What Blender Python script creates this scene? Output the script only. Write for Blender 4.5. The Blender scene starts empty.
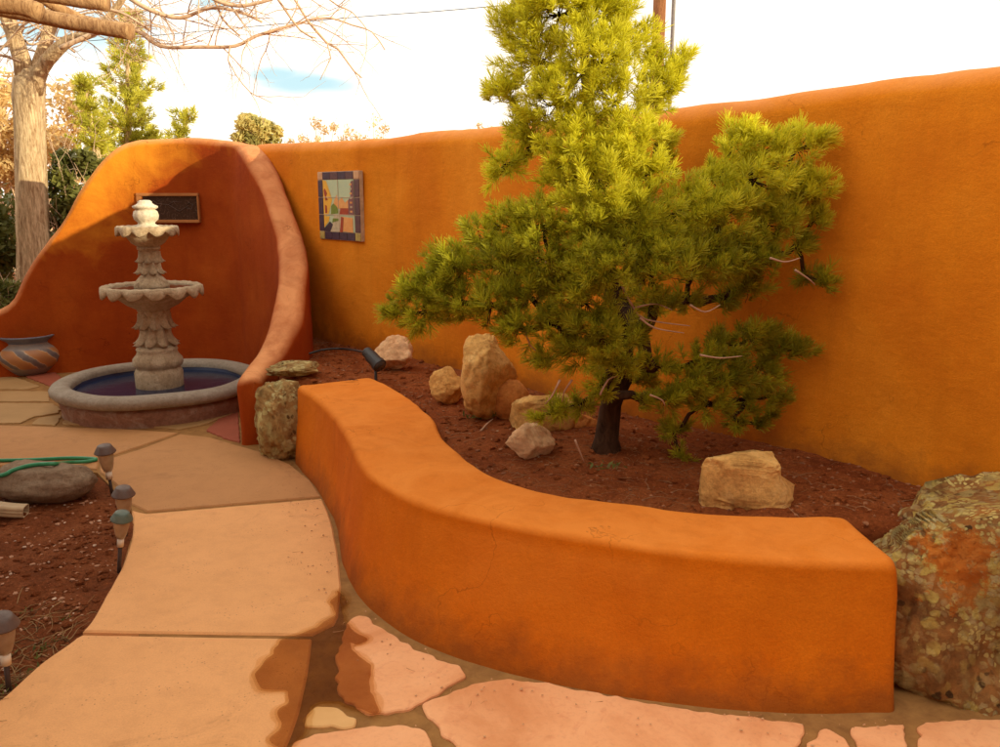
import bpy, bmesh, math, random
import numpy as np
from mathutils import Vector, noise, Matrix
from mathutils.geometry import tessellate_polygon
R = math.radians
random.seed(7); rng = np.random.default_rng(7)
scene = bpy.context.scene
COL = scene.collection

# ------------------------------------------------------------------ camera model (real metric camera)
FPX = 850.0; EYE = 1.6; PITCH = math.atan(178 / 850)
cp, sp = math.cos(PITCH), math.sin(PITCH)
def ray(x, y):
    a = (x - 500) / FPX; b = (373.5 - y) / FPX
    return (a, cp + b * sp, -sp + b * cp)
def gz(x, y, z=0.0):
    r = ray(x, y); t = (z - EYE) / r[2]
    return Vector((r[0] * t, r[1] * t, z))
def gd(x, y, Y):
    r = ray(x, y); t = Y / r[1]
    return Vector((r[0] * t, Y, EYE + r[2] * t))
cam = bpy.data.cameras.new('camera'); camo = bpy.data.objects.new('camera', cam); COL.objects.link(camo)
cam.sensor_width = 36; cam.lens = FPX / 1000 * 36; cam.clip_end = 2000; cam.clip_start = 0.05
camo.location = (0, 0, EYE); camo.rotation_euler = (math.pi / 2 - PITCH, 0, 0)
scene.camera = camo
scene.view_settings.view_transform = 'Standard'; scene.view_settings.look = 'None'; scene.view_settings.exposure = 0

# ------------------------------------------------------------------ object helpers
def link(o, parent=None):
    COL.objects.link(o)
    if parent is not None: o.parent = parent
    return o
def tag(o, label=None, cat=None, group=None, kind=None):
    if label: o['label'] = label
    if cat: o['category'] = cat
    if group: o['group'] = group
    if kind: o['kind'] = kind
    return o
def empty(name, loc=(0, 0, 0), rz=0, **k):
    o = bpy.data.objects.new(name, None); link(o)
    o.location = loc; o.rotation_euler = (0, 0, rz); o.empty_display_size = .1
    return tag(o, **k)
def finish(bm, name, mats, parent=None, smooth=True, loc=None):
    me = bpy.data.meshes.new(name)
    bmesh.ops.recalc_face_normals(bm, faces=bm.faces)
    bm.to_mesh(me); bm.free()
    if not isinstance(mats, (list, tuple)): mats = [mats]
    for m in mats: me.materials.append(m)
    if smooth: me.polygons.foreach_set('use_smooth', [True] * len(me.polygons))
    o = bpy.data.objects.new(name, me); link(o, parent)
    if loc is not None: o.location = loc
    return o
def npmesh(name, verts, faces_n, mat, parent=None, cols=None, smooth=False, nper=3):
    """verts (N,3) array; faces consecutive vertices, nper per face"""
    me = bpy.data.meshes.new(name); nv = len(verts); nf = nv // nper
    me.vertices.add(nv); me.vertices.foreach_set('co', np.asarray(verts, dtype=np.float32).ravel())
    me.loops.add(nv); me.loops.foreach_set('vertex_index', np.arange(nv, dtype=np.int32))
    me.polygons.add(nf); me.polygons.foreach_set('loop_start', np.arange(0, nv, nper, dtype=np.int32))
    me.polygons.foreach_set('loop_total', np.full(nf, nper, dtype=np.int32))
    if smooth: me.polygons.foreach_set('use_smooth', np.ones(nf, dtype=bool))
    me.update(calc_edges=True)
    if cols is not None:
        a = me.color_attributes.new('tint', 'FLOAT_COLOR', 'POINT')
        c = np.ones((nv, 4), dtype=np.float32); c[:, :3] = cols
        a.data.foreach_set('color', c.ravel())
    me.materials.append(mat)
    o = bpy.data.objects.new(name, me); link(o, parent); return o

# ------------------------------------------------------------------ material helpers
class NT:
    def __init__(s, name):
        s.m = bpy.data.materials.new(name); s.m.use_nodes = True
        s.t = s.m.node_tree; s.t.nodes.clear()
        s.out = s.n('ShaderNodeOutputMaterial'); s.b = s.n('ShaderNodeBsdfPrincipled')
        s.l(s.b.outputs[0], s.out.inputs[0]); s.tc = s.n('ShaderNodeTexCoord')
        s.co = s.tc.outputs['Object']
    def n(s, t, **k):
        x = s.t.nodes.new(t)
        for a, v in k.items(): setattr(x, a, v)
        return x
    def l(s, a, b): s.t.links.new(a, b)
    def noise(s, scale, detail=5, rough=.6, co=None, dist=0):
        x = s.n('ShaderNodeTexNoise'); x.inputs['Scale'].default_value = scale; x.inputs['Detail'].default_value = detail
        x.inputs['Roughness'].default_value = rough; x.inputs['Distortion'].default_value = dist
        s.l(co or s.co, x.inputs['Vector']); return x.outputs['Fac']
    def voro(s, scale, feature='F1', co=None, out='Distance'):
        x = s.n('ShaderNodeTexVoronoi', feature=feature); x.inputs['Scale'].default_value = scale
        s.l(co or s.co, x.inputs['Vector']); return x.outputs[out]
    def ramp(s, fac, stops):
        x = s.n('ShaderNodeValToRGB'); e = x.color_ramp.elements
        while len(e) < len(stops): e.new(.5)
        for i, (p, c) in enumerate(stops):
            e[i].position = p; e[i].color = (*c, 1) if len(c) == 3 else c
        s.l(fac, x.inputs[0]); return x.outputs[0]
    def mix(s, fac, a, b, mode='MIX'):
        x = s.n('ShaderNodeMix', data_type='RGBA', blend_type=mode)
        for v, i in ((fac, 0), (a, 6), (b, 7)):
            if hasattr(v, 'links') or hasattr(v, 'is_linked'): s.l(v, x.inputs[i])
            elif i == 0: x.inputs[0].default_value = v
            else: x.inputs[i].default_value = (*v, 1)
        return x.outputs[2]
    def math(s, op, a, b=0.0, clamp=False):
        x = s.n('ShaderNodeMath', operation=op, use_clamp=clamp)
        for v, i in ((a, 0), (b, 1)):
            if hasattr(v, 'is_linked'): s.l(v, x.inputs[i])
            else: x.inputs[i].default_value = v
        return x.outputs[0]
    def maprange(s, v, a, b, c=0, d=1):
        x = s.n('ShaderNodeMapRange'); s.l(v, x.inputs[0])
        for i, q in enumerate((a, b, c, d)): x.inputs[i + 1].default_value = q
        return x.outputs[0]
    def bump(s, h, strength=.4, dist=.01, prev=None):
        x = s.n('ShaderNodeBump'); x.inputs['Strength'].default_value = strength; x.inputs['Distance'].default_value = dist
        s.l(h, x.inputs['Height'])
        if prev is not None: s.l(prev, x.inputs['Normal'])
        s.l(x.outputs[0], s.b.inputs['Normal']); return x.outputs[0]
    def color(s, c):
        if hasattr(c, 'is_linked'): s.l(c, s.b.inputs['Base Color'])
        else: s.b.inputs['Base Color'].default_value = (*c, 1)
    def set(s, rough=.85, spec=.3, **k):
        s.b.inputs['Roughness'].default_value = rough; s.b.inputs['Specular IOR Level'].default_value = spec
        for a, v in k.items(): s.b.inputs[a.replace('_', ' ')].default_value = v
        return s
    def z(s, co=None):
        x = s.n('ShaderNodeSeparateXYZ'); s.l(co or s.co, x.inputs[0]); return x.outputs

def stucco(name, c1, c2, c3, topc=None, grime=None, upper=None):
    t = NT(name); t.set(.92, .15)
    big = t.noise(1.3, 5, .6); mid = t.noise(5, 6, .65); fine = t.noise(120, 4, .75)
    c = t.ramp(big, [(.3, c1), (.5, c2), (.72, c3)])
    c = t.mix(t.maprange(mid, .4, .75, 0, .38), c, tuple(x * .78 for x in c1))
    c = t.mix(t.maprange(t.noise(26, 5, .7), .55, .8, 0, .28), c, tuple(min(1, x * 1.25) for x in c3))
    c = t.mix(t.maprange(fine, .35, .7, 0, .42), c, tuple(x * .6 for x in c2))
    if upper is not None:     # sunlit patch painted golden at the alcove's upper left; shaded rest stays red
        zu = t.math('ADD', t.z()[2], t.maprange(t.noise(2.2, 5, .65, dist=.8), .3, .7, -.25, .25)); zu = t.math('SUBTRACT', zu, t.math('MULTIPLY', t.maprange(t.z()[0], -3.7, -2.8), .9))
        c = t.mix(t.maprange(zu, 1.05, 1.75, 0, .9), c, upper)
    if topc is not None:      # paler upward facing plaster
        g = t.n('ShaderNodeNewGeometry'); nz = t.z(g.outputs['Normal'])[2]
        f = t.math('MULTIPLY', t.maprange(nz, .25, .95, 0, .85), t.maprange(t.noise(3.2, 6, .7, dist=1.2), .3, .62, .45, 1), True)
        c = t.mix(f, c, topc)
    if grime is not None:     # rain splash and soil staining close to a given height
        zc = t.z()[2]
        zn = t.math('ADD', zc, t.maprange(t.noise(7, 5, .7), .3, .7, -.07, .07))
        f = t.maprange(zn, grime, grime + .16, .6, 0)
        c = t.mix(f, c, (.16, .045, .012))
    # trowel marks and hairline streaks running down
    mp = t.n('ShaderNodeMapping'); mp.inputs['Scale'].default_value = (9, 9, 1.1); t.l(t.co, mp.inputs[0])
    st = t.noise(1.0, 4, .6, co=mp.outputs[0])
    c = t.mix(t.maprange(st, .5, .75, 0, .22), c, tuple(x * .6 for x in c1))
    wv = t.n('ShaderNodeTexVoronoi', feature='DISTANCE_TO_EDGE'); wv.inputs['Scale'].default_value = 1.3
    dn = t.n('ShaderNodeTexNoise'); dn.inputs['Scale'].default_value = 2.5; dn.inputs['Detail'].default_value = 6; t.l(t.co, dn.inputs['Vector'])
    va = t.n('ShaderNodeVectorMath', operation='ADD'); t.l(t.co, va.inputs[0]); t.l(dn.outputs['Color'], va.inputs[1]); t.l(va.outputs[0], wv.inputs['Vector'])
    crack = t.math('MULTIPLY', t.maprange(wv.outputs['Distance'], 0, .006, .55, 0), t.maprange(t.noise(1.7, 3), .50, .60, 0, 1))
    c = t.mix(crack, c, tuple(x * .35 for x in c1))
    pit = t.math('MULTIPLY', t.maprange(t.voro(30), .04, .07, .2, 0), t.maprange(t.noise(4, 3), .56, .66, 0, 1)); c = t.mix(pit, c, tuple(x * .45 for x in c1))
    t.color(c)
    mt = t.n('ShaderNodeMapping'); mt.inputs['Scale'].default_value = (1, 1, 2.2); t.l(t.co, mt.inputs[0])
    n = t.bump(t.noise(4, 3, .5), .4, .03); n = t.bump(t.noise(13, 5, .6, co=mt.outputs[0]), .35, .010, n); n = t.bump(t.noise(55, 5, .75), .6, .005, n); t.bump(t.noise(200, 3, .7), .7, .003, n)
    return t.m

M = {}
M['stucco_wall'] = stucco('stucco_wall', (.64, .168, .006), (.75, .232, .009), (.82, .295, .020), (.80, .32, .11), .40)
M['stucco_bench'] = stucco('stucco_bench', (.58, .118, .002), (.66, .155, .003), (.72, .195, .006), (.76, .25, .04), .0)
M['stucco_red'] = stucco('stucco_red', (.30, .038, .004), (.38, .060, .005), (.48, .10, .010), (.84, .40, .17), None, (.80, .30, .02))  # dark red carries the alcove's shade, golden its sunlit patch

def concrete(nm='concrete', k=1.0):
    t = NT(nm); t.set(.8, .3)
    c = t.ramp(t.noise(1.4, 7, .65), [(.3, (.72, .35, .13)), (.5, (.78, .385, .15)), (.7, (.82, .41, .165))])
    c = t.mix(t.maprange(t.noise(9, 8, .75), .45, .7, 0, .25), c, (.44, .20, .075))
    c = t.mix(t.maprange(t.noise(160, 3, .6), .4, .8, 0, .22), c, (.28, .14, .06))
    sp_ = t.voro(14); c = t.mix(t.maprange(sp_, .03, .07, .5, 0), c, (.26, .12, .05))
    dirt = t.maprange(t.noise(2.8, 8, .8, dist=1.0), .55, .72, 0, .5); c = t.mix(dirt, c, (.36, .165, .06))
    por = t.math('MULTIPLY', t.maprange(t.voro(60), .10, .18, .7, 0), t.maprange(t.noise(5, 3), .5, .6, 0, 1)); c = t.mix(por, c, (.22, .10, .04))
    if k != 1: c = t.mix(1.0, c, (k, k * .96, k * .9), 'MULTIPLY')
    t.color(c); n = t.bump(t.noise(14, 6, .7), .2, .006); n = t.bump(por, -.4, .003, n); t.bump(t.noise(180, 3, .7), .25, .002, n); return t.m
M['concrete'] = concrete(); M['concrete_shaded'] = concrete('concrete_shaded', .62)  # darker copy puts the shade over the far slabs into the colour
def flag():
    t = NT('flagstone'); t.set(.75, .3)
    cell = t.voro(1.1, out='Color')
    c = t.ramp(t.noise(2.3, 6, .6, dist=1), [(.3, (.64, .26, .10)), (.5, (.78, .37, .17)), (.72, (.84, .43, .21))])
    c = t.mix(t.maprange(t.noise(11, 6, .7, dist=1.5), .55, .75, 0, .5), c, (.58, .18, .07))
    c = t.mix(t.maprange(t.noise(50, 5, .7), .5, .8, 0, .3), c, (.40, .17, .08))
    t.color(c); n = t.bump(t.noise(6, 6, .65), .35, .012); t.bump(t.noise(90, 4, .7), .3, .003, n); return t.m
M['flag'] = flag()
def simple(name, c, c2=None, scale=20, rough=.8, spec=.3, bump=.3, bd=.004, **k):
    t = NT(name); t.set(rough, spec, **k)
    c2 = c2 or tuple(x * .6 for x in c)
    f = t.noise(scale, 6, .65, dist=.4)
    t.color(t.mix(t.maprange(f, .3, .7), c, c2))
    if bump: t.bump(t.noise(scale * 3, 5, .7), bump, bd)
    return t.m
M['flag_cream'] = simple('flagstone_cream', (.72, .42, .17), (.62, .34, .12), 6)
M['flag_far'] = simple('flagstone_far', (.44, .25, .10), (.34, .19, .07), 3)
M['flag_red'] = simple('flagstone_red', (.36, .09, .045), (.28, .07, .035), 5)
M['mortar'] = simple('mortar', (.36, .18, .055), (.22, .10, .03), 14, .9, .2, .6, .006)
def soil(name, a, b, c_):
    t = NT(name); t.set(.95, .1)
    c = t.ramp(t.noise(4, 8, .75, dist=.5), [(.3, a), (.5, b), (.7, c_)])
    c = t.mix(t.maprange(t.noise(60, 6, .8), .45, .7, 0, .7), c, tuple(x * .35 for x in a))
    c = t.mix(t.maprange(t.voro(70), .10, .22, .45, 0), c, tuple(min(1, x * 2.0) for x in c_))
    t.color(c); n = t.bump(t.noise(25, 8, .8), .8, .03); t.bump(t.noise(110, 5, .8), .8, .008, n); return t.m
M['soil'] = soil('soil', (.17, .036, .009), (.31, .078, .020), (.42, .13, .04))
M['soil_left'] = soil('soil_left', (.15, .040, .012), (.27, .075, .024), (.38, .13, .05))
def rockmat(name, cols, spots=None, scale=6, vein=None):
    t = NT(name); t.set(.9, .2)
    c = t.ramp(t.noise(scale, 8, .7, dist=.8), cols)
    c = t.mix(t.maprange(t.noise(scale * 7, 6, .75), .45, .75, 0, .55), c, tuple(x * .45 for x in cols[0][1]))
    if spots:
        for (sc, lo, hi, col) in spots:
            c = t.mix(t.maprange(t.noise(sc, 8, .8, dist=1.2), lo, hi, 0, .95), c, col)
    t.color(c); n = t.bump(t.noise(scale * 2.2, 8, .75), .7, .03); t.bump(t.noise(scale * 12, 6, .8), .6, .006, n); return t.m
M['rock_tan'] = rockmat('rock_tan', [(.3, (.52, .25, .07)), (.5, (.78, .43, .13)), (.7, (.88, .56, .22))], [(5, .56, .68, (.50, .20, .05)), (26, .6, .68, (.30, .13, .04))])
M['rock_pink'] = rockmat('rock_pink', [(.3, (.66, .34, .16)), (.5, (.84, .52, .28)), (.7, (.90, .62, .38))], [(16, .58, .68, (.44, .17, .06))])
M['rock_orange'] = rockmat('rock_orange', [(.3, (.50, .17, .04)), (.5, (.64, .25, .06)), (.7, (.70, .30, .09))])
M['rock_grey'] = rockmat('rock_grey', [(.3, (.23, .155, .10)), (.5, (.32, .22, .14)), (.7, (.38, .28, .19))], [(9, .62, .74, (.42, .33, .22))], 9)
def lichenmat(name, base, patches, seedv, orange=None):
    t = NT(name); t.set(.95, .12)
    dn = t.n('ShaderNodeTexNoise'); dn.inputs['Scale'].default_value = 14; dn.inputs['Detail'].default_value = 6; t.l(t.co, dn.inputs['Vector'])
    va = t.n('ShaderNodeVectorMath', operation='MULTIPLY_ADD'); t.l(dn.outputs['Color'], va.inputs[0]); va.inputs[1].default_value = (.05, .05, .05); t.l(t.co, va.inputs[2])
    wc = va.outputs[0]
    c = t.ramp(t.noise(9, 8, .75), [(.32, base[0]), (.5, base[1]), (.68, base[2])])
    bumps = None
    for k, (sc, th, cov, col) in enumerate(patches):
        mpn = t.n('ShaderNodeMapping'); mpn.inputs['Location'].default_value = (seedv + k * 1.7, k * 2.3, k); t.l(wc, mpn.inputs[0])
        v = t.voro(sc, co=mpn.outputs[0]); cell = t.z(t.voro(sc, co=mpn.outputs[0], out='Color'))[0]
        lo = t.maprange(t.noise(3.0, 3, co=mpn.outputs[0]), .42, .58, 0, 1)
        f = t.math('MULTIPLY', t.maprange(v, th, th * .75, 0, 1), t.math('LESS_THAN', cell, cov)); f = t.math('MULTIPLY', f, lo, True)
        cc = t.mix(t.maprange(t.noise(90, 4, .8), .4, .7, 0, .5), col, tuple(x * .5 for x in col))
        c = t.mix(f, c, cc); bumps = f if bumps is None else t.math('ADD', bumps, f)
    if orange:
        vd = t.n('ShaderNodeVectorMath', operation='DISTANCE'); t.l(t.co, vd.inputs[0]); vd.inputs[1].default_value = orange
        fo = t.math('ADD', vd.outputs['Value'], t.maprange(t.noise(9, 6, .75), .3, .7, -.12, .12)); c = t.mix(t.maprange(fo, .17, .13, 0, .92), c, (.62, .17, .02))
    c = t.mix(t.maprange(t.noise(5, 6, .7), .35, .65, .45, 0), c, (.10, .05, .02))
    t.color(c); n = t.bump(t.noise(10, 8, .75), .7, .018); n = t.bump(bumps, .6, .008, n); t.bump(t.noise(70, 6, .8), .9, .010, n); return t.m
M['lichen'] = lichenmat('lichen_rock', [(.14, .055, .02), (.34, .15, .045), (.55, .24, .07)],
    [(3.2, .66, .65, (.64, .21, .035)), (13, .55, .5, (.50, .36, .13)), (24, .6, .55, (.68, .48, .12)), (38, .6, .6, (.66, .52, .24)), (30, .45, .25, (.10, .05, .02)), (56, .55, .6, (.82, .64, .22))], 0, (-.30, -.28, .84))
M['lichen_pale'] = lichenmat('lichen_rock_pale', [(.24, .12, .05), (.40, .23, .08), (.55, .33, .12)],
    [(10, .6, .8, (.56, .46, .19)), (22, .6, .7, (.66, .54, .22)), (34, .5, .4, (.12, .06, .02)), (36, .55, .5, (.72, .60, .28))], 5)
M['stone'] = rockmat('cast_stone', [(.3, (.36, .24, .14)), (.5, (.56, .42, .27)), (.7, (.72, .59, .42))], [(22, .55, .68, (.24, .15, .09))], 8)
M['basin_rim'] = rockmat('basin_rim', [(.3, (.30, .24, .18)), (.5, (.38, .31, .24)), (.7, (.44, .37, .30))], None, 7)
M['basin_wall'] = rockmat('basin_wall', [(.3, (.24, .10, .06)), (.5, (.33, .16, .10)), (.7, (.44, .30, .22))], None, 6)
M['basin_paint'] = simple('basin_paint', (.03, .05, .13), (.02, .03, .07), 8, .4, .5)
def water():
    t = NT('water'); t.set(.16, .16); t.color((.014, .022, .055)); t.bump(t.noise(9, 3, .5), .12, .02); return t.m
M['water'] = water()
M['water_brown'] = simple('still_water', (.10, .055, .03), (.05, .03, .02), 8, .12, .4, 0)
def bark(name, a, b, sc=1, stretch=7):
    t = NT(name); t.set(.95, .1)
    mp = t.n('ShaderNodeMapping'); mp.inputs['Scale'].default_value = (stretch * sc, stretch * sc, sc); t.l(t.co, mp.inputs[0])
    f = t.noise(4, 8, .7, co=mp.outputs[0], dist=.6)
    t.color(t.ramp(f, [(.35, a), (.6, b)])); t.bump(f, 1, .03 / sc); return t.m
M['bark_pine'] = bark('bark_pine', (.03, .015, .008), (.09, .045, .025), 3, 3)
M['bark_pale'] = bark('bark_pale', (.34, .20, .10), (.82, .62, .38), 1.6)
M['twig'] = simple('twig_bark', (.78, .58, .40), (.58, .38, .24), 12)
M['dead_twig'] = simple('dead_twig', (.50, .30, .20), (.36, .2, .12), 30, bump=0)
M['log'] = bark('peeled_log', (.30, .15, .07), (.62, .38, .19), 2.5, 5)
M['pole_wood'] = bark('pole_wood', (.20, .08, .035), (.38, .17, .08), 1, 6)
M['metal_grey'] = simple('grey_metal', (.30, .26, .24), (.2, .18, .17), 12, .5, .5, 0)
M['black'] = simple('black_metal', (.02, .02, .022), (.035, .03, .03), 14, .45, .5, .1)
M['cap'] = simple('lamp_cap', (.085, .05, .04), (.14, .09, .07), 25, .5, .5, .1)
M['cap_green'] = simple('lamp_cap_green', (.06, .10, .075), (.13, .14, .10), 25, .5, .5, .1)
M['stake'] = simple('lamp_stake', (.035, .018, .012), (.06, .03, .02), 25, .55, .4, .1)
M['collar'] = simple('lamp_collar', (.80, .74, .62), (.65, .55, .42), 25, .5, .4, 0)
M['hose'] = simple('hose', (.02, .20, .085), (.03, .28, .12), 30, .35, .5, 0)
M['spout'] = simple('downspout', (.52, .38, .22), (.40, .27, .15), 12, .6, .4, .15)
def frost():
    t = NT('frosted_plastic'); t.set(.35, .5, Transmission_Weight=.55, IOR=1.2)
    t.color(t.mix(t.maprange(t.noise(30), .3, .7), (.66, .50, .34), (.50, .34, .2))); return t.m
M['frost'] = frost()
def wet():
    t = NT('wet_film'); tr = t.n('ShaderNodeBsdfTransparent'); g = t.n('ShaderNodeBsdfGlossy'); g.inputs['Roughness'].default_value = .12
    g.inputs['Color'].default_value = (.9, .9, .9, 1)
    c = t.mix(t.maprange(t.noise(5, 5, .6), .35, .65), (.74, .61, .44), (.84, .73, .58)); t.l(c, tr.inputs[0])
    lw = t.n('ShaderNodeLayerWeight'); lw.inputs[0].default_value = .25
    mx = t.n('ShaderNodeMixShader'); t.l(t.maprange(lw.outputs['Fresnel'], 0, 1, .0, .35), mx.inputs[0]); t.l(tr.outputs[0], mx.inputs[1]); t.l(g.outputs[0], mx.inputs[2])
    t.l(mx.outputs[0], t.out.inputs[0]); return t.m
M['wet'] = wet()
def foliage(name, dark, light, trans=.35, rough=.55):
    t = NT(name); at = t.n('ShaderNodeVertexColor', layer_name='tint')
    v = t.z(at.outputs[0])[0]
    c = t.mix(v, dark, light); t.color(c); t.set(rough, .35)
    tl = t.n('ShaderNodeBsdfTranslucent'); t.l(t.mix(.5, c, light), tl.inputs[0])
    mx = t.n('ShaderNodeMixShader'); mx.inputs[0].default_value = trans
    t.l(t.b.outputs[0], mx.inputs[1]); t.l(tl.outputs[0], mx.inputs[2]); t.l(mx.outputs[0], t.out.inputs[0]); return t.m
M['needles'] = foliage('pine_needles', (.12, .115, .002), (.93, .885, .05), .42)
M['needles_far'] = foliage('far_needles', (.25, .25, .01), (.95, .90, .14), .35)
M['leaf_dark'] = foliage('hedge_leaf', (.05, .06, .012), (.22, .22, .05), .3)
M['leaf_dry'] = foliage('dry_leaf', (.55, .36, .14), (.95, .74, .38), .4)
M['leaf_grey'] = foliage('grey_green_leaf', (.30, .30, .08), (.80, .66, .24), .3)

# ------------------------------------------------------------------ geometry helpers
def catmull(pts, step=.05, closed=False):
    P = [np.array(p, float) for p in pts]; out = []; n = len(P)
    rngi = range(n if closed else n - 1)
    for i in rngi:
        if closed: p0, p1, p2, p3 = P[(i - 1) % n], P[i], P[(i + 1) % n], P[(i + 2) % n]
        else: p0, p1, p2, p3 = P[max(i - 1, 0)], P[i], P[i + 1], P[min(i + 2, n - 1)]
        k = max(1, int(math.ceil(np.linalg.norm(p2[:2] - p1[:2]) / step))) if len(p1) < 3 or True else 1
        for j in range(k):
            t = j / k
            out.append(.5 * ((2 * p1) + (-p0 + p2) * t + (2 * p0 - 5 * p1 + 4 * p2 - p3) * t * t + (-p0 + 3 * p1 - 3 * p2 + p3) * t ** 3))
    if not closed: out.append(P[-1])
    return out
def resample(pts, n):
    P = np.array(catmull(pts, .03)); d = np.r_[0, np.cumsum(np.linalg.norm(np.diff(P[:, :2], axis=0), axis=1))]
    s = np.linspace(0, d[-1], n)
    return np.stack([np.interp(s, d, P[:, k]) for k in range(P.shape[1])], 1)
def loft(name, sections, mat, parent=None, amp=.008, freq=3.0, caps=True, amp2=.003, freq2=14):
    bm = bmesh.new(); rows = [[bm.verts.new(p) for p in s] for s in sections]
    for a, b in zip(rows, rows[1:]):
        for i in range(len(a) - 1): bm.faces.new((a[i], a[i + 1], b[i + 1], b[i]))
    if caps: bm.faces.new(rows[0]); bm.faces.new(rows[-1][::-1])
    bmesh.ops.recalc_face_normals(bm, faces=bm.faces); bm.normal_update()
    for v in bm.verts:
        v.co += v.normal * (noise.noise(v.co * freq) * amp + noise.noise(v.co * freq2) * amp2)
    return finish(bm, name, mat, parent)
def section(BL, TL, TR, BR, zt, zb, r, nv=12, na=7, ntop=6, rb=None):
    BL, TL, TR, BR = map(np.array, (BL, TL, TR, BR)); d = TR - TL; w = np.linalg.norm(d); d = d / w
    r = min(r, w * .49); pts = []
    for k in range(nv):
        f = k / nv; q = BL + (TL - BL) * f; pts.append((q[0], q[1], zb + (zt - r - zb) * f))
    for k in range(na + 1):
        a = math.pi / 2 * k / na; q = TL + d * (r - r * math.cos(a)); pts.append((q[0], q[1], zt - r + r * math.sin(a)))
    for k in range(1, ntop):
        q = TL + d * (r + (w - 2 * r) * k / ntop); pts.append((q[0], q[1], zt))
    for k in range(na + 1):
        a = math.pi / 2 * (1 - k / na); q = TR - d * (r - r * math.cos(a)); pts.append((q[0], q[1], zt - r + r * math.sin(a)))
    for k in range(1, nv + 1):
        f = k / nv; q = TR + (BR - TR) * f; pts.append((q[0], q[1], (zt - r) + (zb - (zt - r)) * f))
    return pts
def wall_sections(P, zb, r, step=.05, endround=.06, flip=False):
    """P: rows x,y,zt,half_top,half_bottom"""
    S = catmull(P, step); out = []; n = len(S)
    tot = 0; d = [0]
    for i in range(1, n): tot += np.linalg.norm(S[i][:2] - S[i - 1][:2]); d.append(tot)
    for i in range(n):
        a, b = S[max(i - 1, 0)][:2], S[min(i + 1, n - 1)][:2]; t = (b - a) / np.linalg.norm(b - a); nn = np.array((-t[1], t[0]))
        c = S[i][:2]; zt, ht, hb = S[i][2:5]
        e = min(d[i], tot - d[i]); ins = 0
        if e < endround: ins = endround * (1 - math.sqrt(max(0, 1 - (1 - e / endround) ** 2)))
        ins = min(ins, ht * .8)
        out.append(section(c - nn * (hb - ins), c - nn * (ht - ins), c + nn * (ht - ins), c + nn * (hb - ins), zt - ins, zb, r))
    return out
def tube_bm(bm, pts, radii, sides=8, cap=True):
    pts = [Vector(p) for p in pts]; n = len(pts)
    if not hasattr(radii, '__len__'): radii = [radii] * n
    rows = []; up = Vector((0, 0, 1)); prev = None
    for i, p in enumerate(pts):
        t = (pts[min(i + 1, n - 1)] - pts[max(i - 1, 0)])
        if t.length < 1e-9: t = Vector((0, 0, 1))
        t.normalize()
        if prev is None:
            x = t.orthogonal().normalized()
        else:
            x = prev - t * prev.dot(t)
            x = x.normalized() if x.length > 1e-6 else t.orthogonal().normalized()
        prev = x; y = t.cross(x)
        rows.append([bm.verts.new(p + (x * math.cos(2 * math.pi * k / sides) + y * math.sin(2 * math.pi * k / sides)) * radii[i]) for k in range(sides)])
    for a, b in zip(rows, rows[1:]):
        for k in range(sides): bm.faces.new((a[k], a[(k + 1) % sides], b[(k + 1) % sides], b[k]))
    if cap and sides > 2: bm.faces.new(rows[0][::-1]); bm.faces.new(rows[-1])
    return rows
def lathe_bm(bm, prof, seg=64, fn=None, c=(0, 0)):
    rows = []
    for (r, z) in prof:
        row = []
        for k in range(seg):
            a = 2 * math.pi * k / seg; rr, zz = (r, z) if fn is None else fn(r, z, a)
            row.append(bm.verts.new((c[0] + rr * math.cos(a), c[1] + rr * math.sin(a), zz)))
        rows.append(row)
    for a, b in zip(rows, rows[1:]):
        for k in range(seg): bm.faces.new((a[k], a[(k + 1) % seg], b[(k + 1) % seg], b[k]))
    return rows
def slab_bm(bm, poly, z, th, bevel=.006, wob=0):
    """poly list of xy -> thick slab with a softened top edge"""
    P = [np.array(p[:2], float) for p in poly]; n = len(P)
    area = sum(P[i][0] * P[(i + 1) % n][1] - P[(i + 1) % n][0] * P[i][1] for i in range(n))
    if area < 0: P = P[::-1]
    def inset(d):
        out = []
        for i in range(n):
            a, b, c = P[i - 1], P[i], P[(i + 1) % n]
            t1 = (b - a) / (np.linalg.norm(b - a) + 1e-9); t2 = (c - b) / (np.linalg.norm(c - b) + 1e-9)
            nn = np.array((-t1[1], t1[0])) + np.array((-t2[1], t2[0])); l = np.linalg.norm(nn)
            nn = nn / l if l > 1e-6 else np.array((0, 0)); out.append(b + nn * d)
        return out
    bot = [bm.verts.new((p[0], p[1], z - th)) for p in P]; mid = [bm.verts.new((p[0], p[1], z - bevel)) for p in P]
    I = inset(bevel); top = [bm.verts.new((p[0], p[1], z)) for p in I]
    for A, B in ((bot, mid), (mid, top)):
        for i in range(n): bm.faces.new((A[i], A[(i + 1) % n], B[(i + 1) % n], B[i]))
    bm.verts.index_update()
    for tri in tessellate_polygon([[Vector((p[0], p[1], 0)) for p in I]]):
        try: bm.faces.new([top[k] for k in tri])
        except ValueError: pass
def rough_poly(px, z=0, step=.03, amp=.006, smooth=True, seed=0, fr=9):
    P = [gz(x, y, z) for x, y in px]; out = []
    n = len(P)
    for i in range(n):
        a, b = P[i], P[(i + 1) % n]; L = (b - a).length; k = max(1, int(L / step))
        for j in range(k):
            out.append(a.lerp(b, j / k))
    if smooth:
        for _ in range(2):
            out = [(out[i - 1] + out[i] * 2 + out[(i + 1) % len(out)]) / 4 for i in range(len(out))]
    return [(p.x + noise.noise(p * fr + Vector((seed, 3, 0))) * amp, p.y + noise.noise(p * fr + Vector((seed, 9, 5))) * amp) for p in out]
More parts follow.
